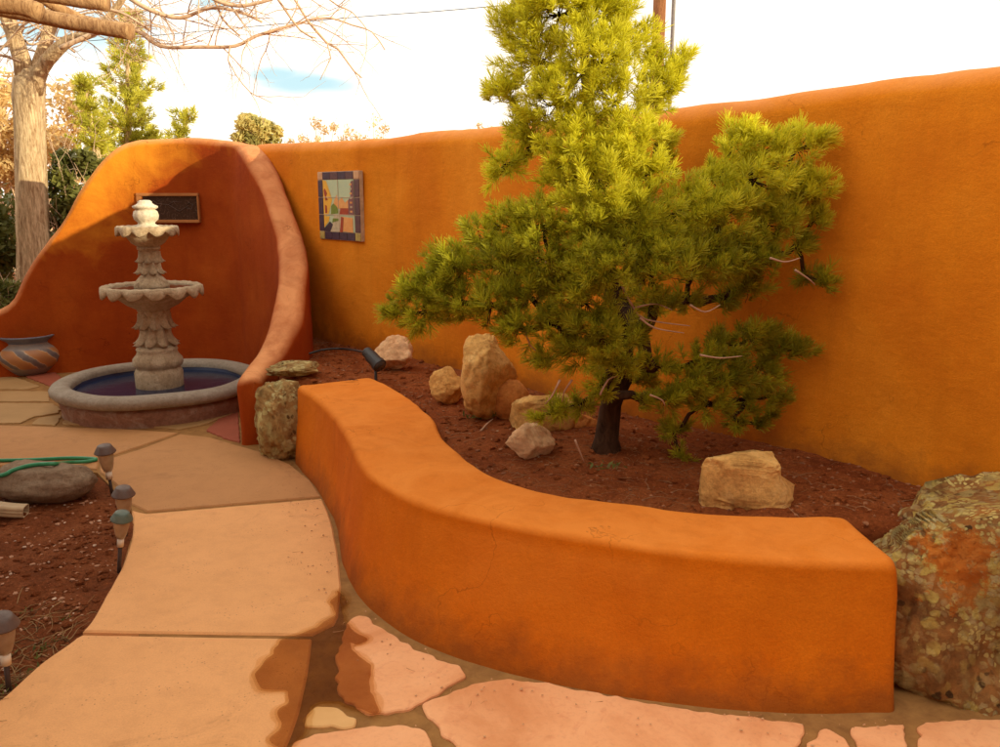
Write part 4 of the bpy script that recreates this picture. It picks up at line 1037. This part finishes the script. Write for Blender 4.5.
# ------------------------------------------------------------------ background trees and shrubs
def conifer(px_base, py_base, px_top, py_top, Y, wpx, label, mat=M['needles_far'], n=260, tsize=.12, group=None, name='conifer_tree', gaps=.35, wd=.010):
    top = gd(px_top, py_top, Y); base = gd(px_base, py_base, Y); bz = -.05; H = top.z - bz
    root = empty(name, (base.x, Y, bz), label=label, cat='tree', group=group)
    bm = bmesh.new(); tube_bm(bm, [base.to_tuple()[:2] + (bz,), tuple(base), tuple(top)], [.08, .06, .01], 8)
    wm = wpx * Y / FPX / 2; P_, D_, S_, T_ = [], [], [], []
    z = base.z - .2
    while z < top.z:
        f = (z - base.z) / (top.z - base.z); w = wm * (1 - max(f, 0)) ** .7 * random.uniform(.65, 1.1) + .06
        for k in range(random.randint(3, 5)):
            a = random.uniform(0, 2 * math.pi); c = base.lerp(top, max(0, min(1, f))); c.z = z; d = Vector((math.cos(a), math.sin(a), random.uniform(.15, .5)))
            e = c + d * w * random.uniform(.75, 1.1); tube_bm(bm, [c, c.lerp(e, .5) - Vector((0, 0, .02)), e], [.014, .009, .004], 4, False)
            m = max(3, int(w / .05))
            for i in range(m):
                t = (i + 1) / m
                for s in range(2):
                    P_.append(c.lerp(e, t) + Vector(rand_unit(1)[0]) * .07); D_.append((d + Vector((0, 0, .5)) + Vector(rand_unit(1)[0]) * .5).normalized()); S_.append(tsize * random.uniform(.7, 1.2)); T_.append(random.uniform(.2, 1))
        z += random.uniform(.09, .17)
    finish(bm, 'trunk', M['bark_pale'], root, loc=-root.location)
    V, C = tufts(np.array(P_), np.array(D_), np.array(S_), 26, wd, tint=np.array(T_)); o = npmesh('crown', V, None, mat, root, C, nper=4); o.location = -root.location
    return root
conifer(128, 150, 128, 12, 12.0, 66, 'tall yellow green conifer rising behind the fountain wall beside the bare tree')
conifer(98, 165, 84, 80, 11.0, 30, 'smaller thin conifer left of the tall yellow green one', gaps=.5)
conifer(176, 170, 188, 108, 11.5, 24, 'short leaning conifer tip showing above the fountain wall top')
def shrub(name, x0, x1, y0, y1, Y, label, mat, n=5000, size=.03, depth=.8, cat='shrub', twigs=40, group=None, tone=(.1, 1), shape=2, zmin=-.05, twigmat=None):
    a = gd(x0, (y0 + y1) / 2, Y); b3 = gd(x1, (y0 + y1) / 2, Y); top = gd((x0 + x1) / 2, y0, Y).z; bot = gd((x0 + x1) / 2, y1, Y).z
    bot = max(bot, zmin + .1); c = Vector(((a.x + b3.x) / 2, Y, (top + bot) / 2)); rx = (b3.x - a.x) / 2; rz = (top - bot) / 2
    root = empty(name, (c.x, Y, -.05), label=label, cat=cat, group=group)
    nc = max(14, n // 220); cs = []
    for i in range(nc):
        d = rand_unit(1)[0] * random.uniform(.35, .92); cs.append((c.x + d[0] * rx, c.y + d[1] * depth, c.z + d[2] * rz, random.uniform(.16, .34) * min(rx, rz) + .03))
    cs = np.array(cs); ii = rng.integers(0, nc, n); P = cs[ii, :3] + rand_unit(n) * (cs[ii, 3] * rng.uniform(.3, 1.05, n))[:, None]
    tone_c = rng.uniform(*tone, nc)[ii]
    V, C = leaves(P, np.full(n, size), tone_c); o = npmesh('foliage', V, None, mat, root, C, nper=4); o.location = -root.location
    bm = bmesh.new()
    for i in range(min(nc, twigs)):
        p = Vector(cs[i, :3]); g0 = Vector((c.x + random.uniform(-.1, .1), Y, -.05)); m = g0.lerp(p, .55) + Vector((random.uniform(-.1, .1), random.uniform(-.1, .1), 0)) * rx
        tube_bm(bm, [g0, m, p], [.03, .018, .006], 5, False)
        grow(bm, p, (p - m).normalized(), .35 * rz + .1, .006, 1, random)
    finish(bm, 'stems', twigmat or M['twig'], root, loc=-root.location)
    return root
shrub('hedge', -140, 40, 176, 330, 10.2, 'dark leafy hedge left of the bare tree trunk', M['leaf_dark'], 15000, .035, .7, 'hedge')
shrub('hedge', 38, 128, 132, 330, 9.9, 'dark evergreen shrub between the bare trunk and the fountain wall', M['leaf_dark'], 12000, .035, .5, 'shrub', tone=(.2, 1))
shrub('dry_shrub', -80, 110, 62, 205, 13.5, 'dry yellow tan shrub glowing in the sun behind the bare trunk', M['leaf_dry'], 9000, .035, .9, 'shrub')
shrub('dry_shrub', -90, 20, 40, 150, 12.5, 'dry reddish tan thicket at the far left edge', M['leaf_dry'], 6000, .03, .6, 'shrub')
shrub('green_shrub', -30, 22, 278, 330, 7.9, 'small green leafy plant at the left foot of the fountain wall', M['leaf_dark'], 2500, .022, .2, 'plant', tone=(.5, 1))
shrub('distant_tree', 228, 282, 113, 160, 26, 'rounded grey green tree showing above the wall near its corner', M['leaf_grey'], 9000, .05, 1.0, 'tree')
shrub('distant_shrub', 272, 345, 117, 165, 24, 'pale bare twiggy shrub above the wall beside the rounded tree', M['leaf_dry'], 1100, .03, 1.0, 'shrub', twigmat=M['twig'])
shrub('distant_shrub', 338, 392, 113, 165, 25, 'pale sparse shrub above the wall over the tile picture', M['leaf_dry'], 900, .03, 1.0, 'shrub')
shrub('distant_shrub', 466, 500, 118, 150, 25, 'faint pale shrub tip above the wall left of the pine', M['leaf_dry'], 500, .03, .8, 'shrub')

shrub('unseen_evergreen', -1050, -600, -560, 330, 5.0, 'large dark evergreen tree added outside the left edge of the view beside the pergola to block sky light', M['leaf_dark'], 9000, .13, 1.2, 'tree', tone=(0, .6))  # both evergreens are added out of view to block sky light from the left
shrub('unseen_evergreen', -560, -250, -300, 330, 7.4, 'large dark evergreen tree added outside the left edge of the view behind the pot to block sky light', M['leaf_dark'], 9000, .12, 1.2, 'tree', tone=(0, .6))
# ------------------------------------------------------------------ pergola logs, top left
pg = empty('pergola', gd(-130, 300, 5.0), label='rough peeled log roof of a pergola at the top left corner', cat='pergola')
pg.location.z = -.05; PG = -pg.location
def log(pts, r, name='log', Y=4.9, mat=M['log']):
    bm = bmesh.new(); P3 = [tuple(gd(x, y, yy)) for x, y, yy in pts]; P3 = catmull(P3, .06)
    tube_bm(bm, P3, r, 16)
    for v in bm.verts: v.co += Vector((noise.noise(v.co * 7), noise.noise(v.co * 7 + Vector((5, 0, 0))), noise.noise(v.co * 7 + Vector((0, 5, 0))))) * .006
    o = finish(bm, name, mat, pg, loc=PG)
    return o
log([(131, 32, 4.7), (70, 22, 4.75), (0, 9, 4.8), (-180, -20, 4.9)], .040)
log([(108, 4, 5.0), (60, -3, 5.0), (-120, -30, 5.0)], .040)
log([(96, 26, 5.4), (70, 14, 5.3), (45, 0, 5.2), (10, -22, 5.1)], .030)
log([(40, 12, 4.6), (20, 6, 4.6), (0, 4, 4.6), (-120, -14, 4.6)], .045)
bm = bmesh.new(); q = gd(-150, 0, 4.95); tube_bm(bm, [(q.x, q.y, -.05), (q.x, q.y, q.z - .03)], .075, 16); finish(bm, 'post', M['log'], pg, loc=PG)
for (px_, py_) in ((-2.45, .6), (-6.3, .6)):
    bm = bmesh.new(); tube_bm(bm, [(px_, py_, -.05), (px_, py_, 2.56)], .075, 16); finish(bm, 'post', M['log'], pg, loc=PG)
bm = bmesh.new(); box_bm(bm, (-7.4, -1.2, 2.70), (-2.25, 4.45, 2.74)); finish(bm, 'shade_deck', M['log'], pg, smooth=False, loc=PG)  # unseen slab added over the logs to cut sky light around the fountain
for k in range(7):
    y_ = 3.9 - k * .75
    bm = bmesh.new(); tube_bm(bm, [(-7.4, y_, 2.63), (-2.05, y_, 2.65)], .045, 12); finish(bm, 'log', M['log'], pg, loc=PG)
q = gd(-150, -28, 4.95)
bm = bmesh.new(); tube_bm(bm, [(q.x - .1, 3.8, q.z - .03), (q.x - .1, 6.0, q.z - .03)], .07, 16); finish(bm, 'cross_beam', M['log'], pg, loc=PG)

# ------------------------------------------------------------------ utility pole, mast, wire
b4 = gd(655, 120, 26)
up = empty('utility_pole', (b4.x, 26, -.05), label='brown wooden utility pole rising behind the pine top', cat='utility pole')
bm = bmesh.new(); tube_bm(bm, [(0, 0, 0), (.02, 0, 11)], [.21, .17], 16); finish(bm, 'pole', M['pole_wood'], up)
bm = bmesh.new(); box_bm(bm, (-1.2, -.06, 10.2), (1.2, .06, 10.34)); finish(bm, 'cross_arm', M['pole_wood'], up, smooth=False)
b5 = gd(671, 120, 26); bm = bmesh.new(); tube_bm(bm, [(b5.x, 26.3, -.05), (b5.x, 26.3, 9.5)], .06, 10); o = finish(bm, 'metal_mast', M['metal_grey']); tag(o, 'thin grey metal mast just right of the utility pole', 'mast')
bm = bmesh.new(); P3 = [tuple(gd(x, y, Y)) for x, y, Y in ((-200, 62, 34), (100, 40, 32), (340, 18.5, 30), (440, 11, 28), (520, 3.5, 27), (640, -10, 26))]
tube_bm(bm, catmull(P3, .6), .012, 5, False); o = finish(bm, 'power_line', M['black']); tag(o, 'thin power line crossing the sky left of the pine', 'wire')

# ------------------------------------------------------------------ ground litter
def scatter_stones(name, pts, smin, smax, mat, kind='stuff'):
    bm = bmesh.new()
    for p in pts:
        s = random.uniform(smin, smax); m = Matrix.Translation(p) @ Matrix.Rotation(random.uniform(0, 6), 4, 'Z') @ Matrix.Diagonal((s * random.uniform(.7, 1.5), s * random.uniform(.6, 1.1), s * random.uniform(.35, .7), 1))
        r = bmesh.ops.create_icosphere(bm, subdivisions=1, radius=1, matrix=m)
        for v in r['verts']: v.co += Vector(rand_unit(1)[0]) * s * .22
    o = finish(bm, name, mat, smooth=False); return tag(o, kind=kind)
LP = []
for _ in range(420):
    y = random.uniform(2.0, 4.5); xb = left_bound(y)
    if xb is None: continue
    x = xb - .05 - abs(random.gauss(0, 1)) * .5; LP.append(Vector((x, y, left_z(x, y) + .002)))
scatter_stones('gravel', LP, .003, .011, simple('chips', (.50, .27, .16), (.34, .15, .08), 10)); 
pale = [p for p in LP if random.random() < .09]
scatter_stones('gravel', [p + Vector((.03, .02, .003)) for p in pale], .004, .010, simple('pale_chips', (.72, .50, .36), None, 10))
BP = []
for _ in range(1500):
    i = random.randrange(4, 150); f = random.uniform(.02, .98); x, y = sb[i] * (1 - f) + sw[i] * f; BP.append(Vector((x, y, bed_z(x, y) + .001)))
scatter_stones('gravel', BP, .003, .011, simple('bed_chips', (.34, .14, .06), (.20, .07, .03), 10))
scatter_stones('gravel', [p for p in BP if random.random() < .04], .004, .010, simple('bed_pale_chips', (.55, .34, .2), None, 10))
CP = []
for _ in range(1100):
    i = random.randrange(4, 165); f = random.uniform(.01, .98); x, y = sb[i] * (1 - f) + sw[i] * f; CP.append(Vector((x, y, bed_z(x, y) + .002)))
scatter_stones('soil_clods', CP, .006, .024, M['soil'])
CL_ = []
for _ in range(900):
    y = random.uniform(1.9, 4.5); xb = left_bound(y)
    if xb is None: continue
    x = xb - .03 - abs(random.gauss(0, 1)) * .6; CL_.append(Vector((x, y, left_z(x, y) + .002)))
scatter_stones('soil_clods', CL_, .005, .020, M['soil_left'])
def straw(name, pts, Lr, mat, n3=4, rr=.0012, lift=.012):
    bm = bmesh.new()
    for p in pts:
        L = random.uniform(*Lr); a = random.uniform(0, 6.28); d = Vector((math.cos(a), math.sin(a), 0)); q = p.copy(); P3 = [q + Vector((0, 0, .003))]
        for i in range(n3): d = (d + Vector((random.uniform(-.4, .4), random.uniform(-.4, .4), 0))).normalized(); q = q + d * L / n3; P3.append(Vector((q.x, q.y, p.z + random.uniform(.002, lift))))
        tube_bm(bm, P3, list(np.linspace(rr * 1.2, rr * .5, len(P3))), 3, False)
    o = finish(bm, name, mat); return tag(o, kind='stuff')
SP = []
for _ in range(900):
    y = 2.05 + abs(random.gauss(0, .42)); xb = left_bound(y)
    if xb is None: continue
    x = xb - .05 - abs(random.gauss(0, .36)); SP.append(Vector((x, y, left_z(x, y))))
PL = []
for _ in range(260):
    k_ = random.randrange(2, 108); a_ = f0[k_]; dx_, dy_ = f0[min(k_ + 1, 109)] - f0[k_ - 1]; l_ = math.hypot(dx_, dy_); o_ = abs(random.gauss(0, .12)) + .02
    PL.append(Vector((a_[0] + dy_ / l_ * o_ * 1.0, a_[1] - dx_ / l_ * o_ * 1.0, .006)))
straw('fallen_needles', PL[:22], (.02, .045), simple('path_needles', (.50, .26, .10), (.4, .2, .08), 10, bump=0), 2, .0010, .006)
scatter_stones('gravel', PL[110:], .0015, .005, simple('path_grit', (.46, .23, .10), (.6, .34, .18), 40))
straw('dry_grass', SP, (.06, .22), simple('straw', (.42, .25, .10), (.26, .13, .05), 10, bump=0), rr=.0018, lift=.02)
straw('dry_grass', SP[:220], (.08, .2), simple('dark_straw', (.10, .06, .02), None, 10, bump=0), lift=.03)
NL = []
for _ in range(650):
    x = random.gauss(.5, .5); y = random.gauss(3.65, .38)
    bb = [k for k in range(0, 170, 3)]; k0 = min(bb, key=lambda k: abs(sb[k][0] - x) if sb[k][1] < 5.4 else 9)
    if y < sb[k0][1] + .05 or y > wallY(x) - .04: continue
    NL.append(Vector((x, y, bed_z(x, y) + .003)))
straw('needle_litter', NL, (.03, .06), simple('dead_needles', (.36, .16, .06), (.2, .08, .03), 10, bump=0), 2, .0011, .010)
straw('fallen_twigs', [p for p in BP if random.random() < .10], (.05, .16), simple('bed_straw', (.40, .20, .09), (.2, .09, .04), 10, bump=0), rr=.0014)
# little green weeds
W_ = np.array([[p.x, p.y, p.z + .008] for p in SP if random.random() < .30]); W_ = np.repeat(W_, 5, 0) + rng.normal(size=(len(W_) * 5, 3)) * np.array([.02, .02, .005])
V, C = leaves(W_, np.full(len(W_), .006), rng.uniform(.3, 1, len(W_)), 2.0); o = npmesh('weeds', V, None, M['leaf_dark'], None, C, nper=4); tag(o, kind='stuff')
# small sprig in the bed in front of the tall rock, and seedling at the trunk
for (x, y, lb) in ((484, 418, 'small green sprig in front of the tallest rock'), (605, 472, 'tiny green seedling at the foot of the pine trunk')):
    b6 = gz(x, y, .41); root = empty('green_sprig', b6, label=lb, cat='plant')
    n = 60; Pp = rng.normal(size=(n, 3)) * np.array([.045, .02, .012]) + np.array([0, 0, .02]); V, C = leaves(Pp, np.full(n, .010), rng.uniform(.3, 1, n), 2); npmesh('leaves', V, None, M['leaf_dark'], root, C, nper=4)
# a twig lying by the sprig
bm = bmesh.new(); tube_bm(bm, [gz(481, 431, .425), gz(487, 424, .435), gz(493, 419, .43)], [.006, .005, .003], 6); o = finish(bm, 'twig', M['dead_twig']); tag(o, 'short pale broken twig lying on soil before the tallest rock', 'twig')
# dead leaf on the bench end
bm = bmesh.new(); p = gz(351, 381, .466); vs = []
ol = [(-.05, 0), (-.035, .008), (-.025, .003), (-.012, .010), (0, .004), (.012, .011), (.022, .003), (.036, .008), (.05, .001), (.034, -.007), (.018, -.004), (.006, -.010), (-.006, -.004), (-.02, -.010), (-.034, -.005)]
c0 = bm.verts.new(p + Vector((0, 0, .010)))
for x, y in ol: vs.append(bm.verts.new(p + Vector((x, y, .003 + abs(y) * .5))))
for k in range(len(vs)): bm.faces.new((c0, vs[k], vs[(k + 1) % len(vs)]))
o = finish(bm, 'dead_leaf', simple('dead_leaf', (.06, .02, .01), None, 10), smooth=False); tag(o, 'dark curled dead leaf on the far end of the bench top', 'leaf')

# ------------------------------------------------------------------ house out of view, added to hold back sky light from behind
hs = empty('unseen_house', (-2.5, -6.0, -.05), label='adobe house added unseen behind the camera to dim the court', cat='house')
bm = bmesh.new(); box_bm(bm, (-5.5, -2.5, 0), (5.0, 2.2, 3.6)); bmesh.ops.bevel(bm, geom=bm.edges[:], offset=.15, segments=3, affect='EDGES'); finish(bm, 'wall', M['stucco_wall'], hs)  # body of the added unseen house
bm = bmesh.new(); box_bm(bm, (-.5, 2.2, 0), (.5, 2.26, 2.05)); finish(bm, 'unseen_door', M['log'], hs, smooth=False)
for x in (-3.2, 2.6):
    bm = bmesh.new(); box_bm(bm, (x - .6, 2.2, .9), (x + .6, 2.25, 2.0)); finish(bm, 'window', M['log'], hs, smooth=False)  # window of the added unseen house
    bm = bmesh.new(); box_bm(bm, (x - .52, 2.25, .98), (x + .52, 2.26, 1.92)); finish(bm, 'pane', M['black'], hs, smooth=False)
for k in range(9):
    bm = bmesh.new(); tube_bm(bm, [(-4.6 + k * 1.1, 2.0, 3.1), (-4.6 + k * 1.1, 2.7, 3.1)], .09, 12); finish(bm, 'unseen_roof_beam', M['log'], hs)
# ------------------------------------------------------------------ light
SUN_AZ, SUN_EL = -30.0, 9.6     # azimuth measured from +X
sd = Vector((math.cos(R(SUN_AZ)) * math.cos(R(SUN_EL)), math.sin(R(SUN_AZ)) * math.cos(R(SUN_EL)), math.sin(R(SUN_EL))))
sl_ = bpy.data.lights.new('sun', 'SUN'); sl_.energy = 5.0; sl_.angle = R(.5); sl_.color = (1.0, .88, .58)
so = bpy.data.objects.new('sun', sl_); COL.objects.link(so); so.rotation_mode = 'QUATERNION'; so.rotation_quaternion = sd.to_track_quat('Z', 'Y')
w = bpy.data.worlds.new('World'); scene.world = w; w.use_nodes = True; t = w.node_tree; t.nodes.clear()
out = t.nodes.new('ShaderNodeOutputWorld'); bg = t.nodes.new('ShaderNodeBackground'); bg2 = t.nodes.new('ShaderNodeBackground'); mx = t.nodes.new('ShaderNodeMixShader')
sky = t.nodes.new('ShaderNodeTexSky'); sky.sky_type = 'NISHITA'; sky.sun_disc = False; sky.sun_elevation = R(SUN_EL); sky.sun_rotation = R(90 - SUN_AZ); sky.dust_density = 2
bg.inputs[1].default_value = .15; t.links.new(sky.outputs[0], bg.inputs[0])
tc = t.nodes.new('ShaderNodeTexCoord'); mp = t.nodes.new('ShaderNodeMapping'); mp.inputs['Scale'].default_value = (1, 1, 3.2); mp.inputs['Location'].default_value = (.35, 0, .0); t.links.new(tc.outputs['Generated'], mp.inputs[0])
nz = t.nodes.new('ShaderNodeTexNoise'); nz.inputs['Scale'].default_value = 2.2; nz.inputs['Detail'].default_value = 6; t.links.new(mp.outputs[0], nz.inputs['Vector'])
rp = t.nodes.new('ShaderNodeValToRGB'); rp.color_ramp.elements[0].position = .33; rp.color_ramp.elements[1].position = .40; rp.color_ramp.elements[0].color = (.86, .86, .86, 1); t.links.new(nz.outputs[0], rp.inputs[0])
# cloud deck with added brightness gradients: dim behind, brighter ahead and left
sx = t.nodes.new('ShaderNodeSeparateXYZ'); t.links.new(tc.outputs['Generated'], sx.inputs[0])
def mr(v, a, b, c, d):
    x = t.nodes.new('ShaderNodeMapRange'); x.interpolation_type = 'SMOOTHSTEP'; t.links.new(v, x.inputs[0])
    for k, q in enumerate((a, b, c, d)): x.inputs[k + 1].default_value = q
    return x.outputs[0]
def M2(op, a, b):
    x = t.nodes.new('ShaderNodeMath'); x.operation = op
    for k, q in ((0, a), (1, b)):
        if hasattr(q, 'is_linked'): t.links.new(q, x.inputs[k])
        else: x.inputs[k].default_value = q
    return x.outputs[0]
back = mr(sx.outputs[2], .05, .85, .28, 1.42); front = mr(sx.outputs[2], .3, .85, 1.5, 1.4); side = mr(sx.outputs[1], -.1, .6, 0, 1)
mf = t.nodes.new('ShaderNodeMix'); mf.data_type = 'FLOAT'; t.links.new(side, mf.inputs[0]); t.links.new(back, mf.inputs[2]); t.links.new(front, mf.inputs[3])
west = M2('MULTIPLY', mr(sx.outputs[0], -.2, -.8, 0, 1.6), mr(sx.outputs[2], .05, .35, .2, 1))   # added glow in the left sky, brightens the right wall
bg2.inputs[0].default_value = (1.0, .92, .80, 1); t.links.new(M2('ADD', mf.outputs[0], west), bg2.inputs[1])
# thin places in the cloud deck showing pale turquoise sky
spot = None
nrm_ = t.nodes.new('ShaderNodeTexNoise'); nrm_.inputs['Scale'].default_value = 7; nrm_.inputs['Detail'].default_value = 5; t.links.new(mp.outputs[0], nrm_.inputs['Vector'])
for (px_, py_, wx_, wz_) in ((312, 82, .085, .018), (275, 75, .05, .012), (105, 22, .13, .06), (20, 10, .10, .05), (390, -30, .2, .03), (215, 5, .05, .02)):
    d_ = Vector(ray(px_, py_)).normalized()
    ex = M2('DIVIDE', M2('SUBTRACT', sx.outputs[0], d_.x), wx_); ez = M2('DIVIDE', M2('SUBTRACT', sx.outputs[2], d_.z), wz_)
    dd_ = M2('SQRT', M2('ADD', M2('MULTIPLY', ex, ex), M2('MULTIPLY', ez, ez)), 0)
    m_ = M2('MULTIPLY', mr(M2('ADD', dd_, M2('MULTIPLY', M2('SUBTRACT', nrm_.outputs[0], .5), 2.0)), 1.1, .1, 0, 1), mr(sx.outputs[1], 0, .1, 0, 1))
    spot = m_ if spot is None else M2('MAXIMUM', spot, m_)
bg3 = t.nodes.new('ShaderNodeBackground'); bg3.inputs[0].default_value = (.50, .84, .95, 1); bg3.inputs[1].default_value = 1.0
mx3 = t.nodes.new('ShaderNodeMixShader'); t.links.new(M2('MULTIPLY', spot, .85), mx3.inputs[0]); t.links.new(bg2.outputs[0], mx3.inputs[1]); t.links.new(bg3.outputs[0], mx3.inputs[2])
t.links.new(rp.outputs[0], mx.inputs[0]); t.links.new(bg.outputs[0], mx.inputs[1]); t.links.new(mx3.outputs[0], mx.inputs[2]); t.links.new(mx.outputs[0], out.inputs[0])
scene.render.engine = 'CYCLES'
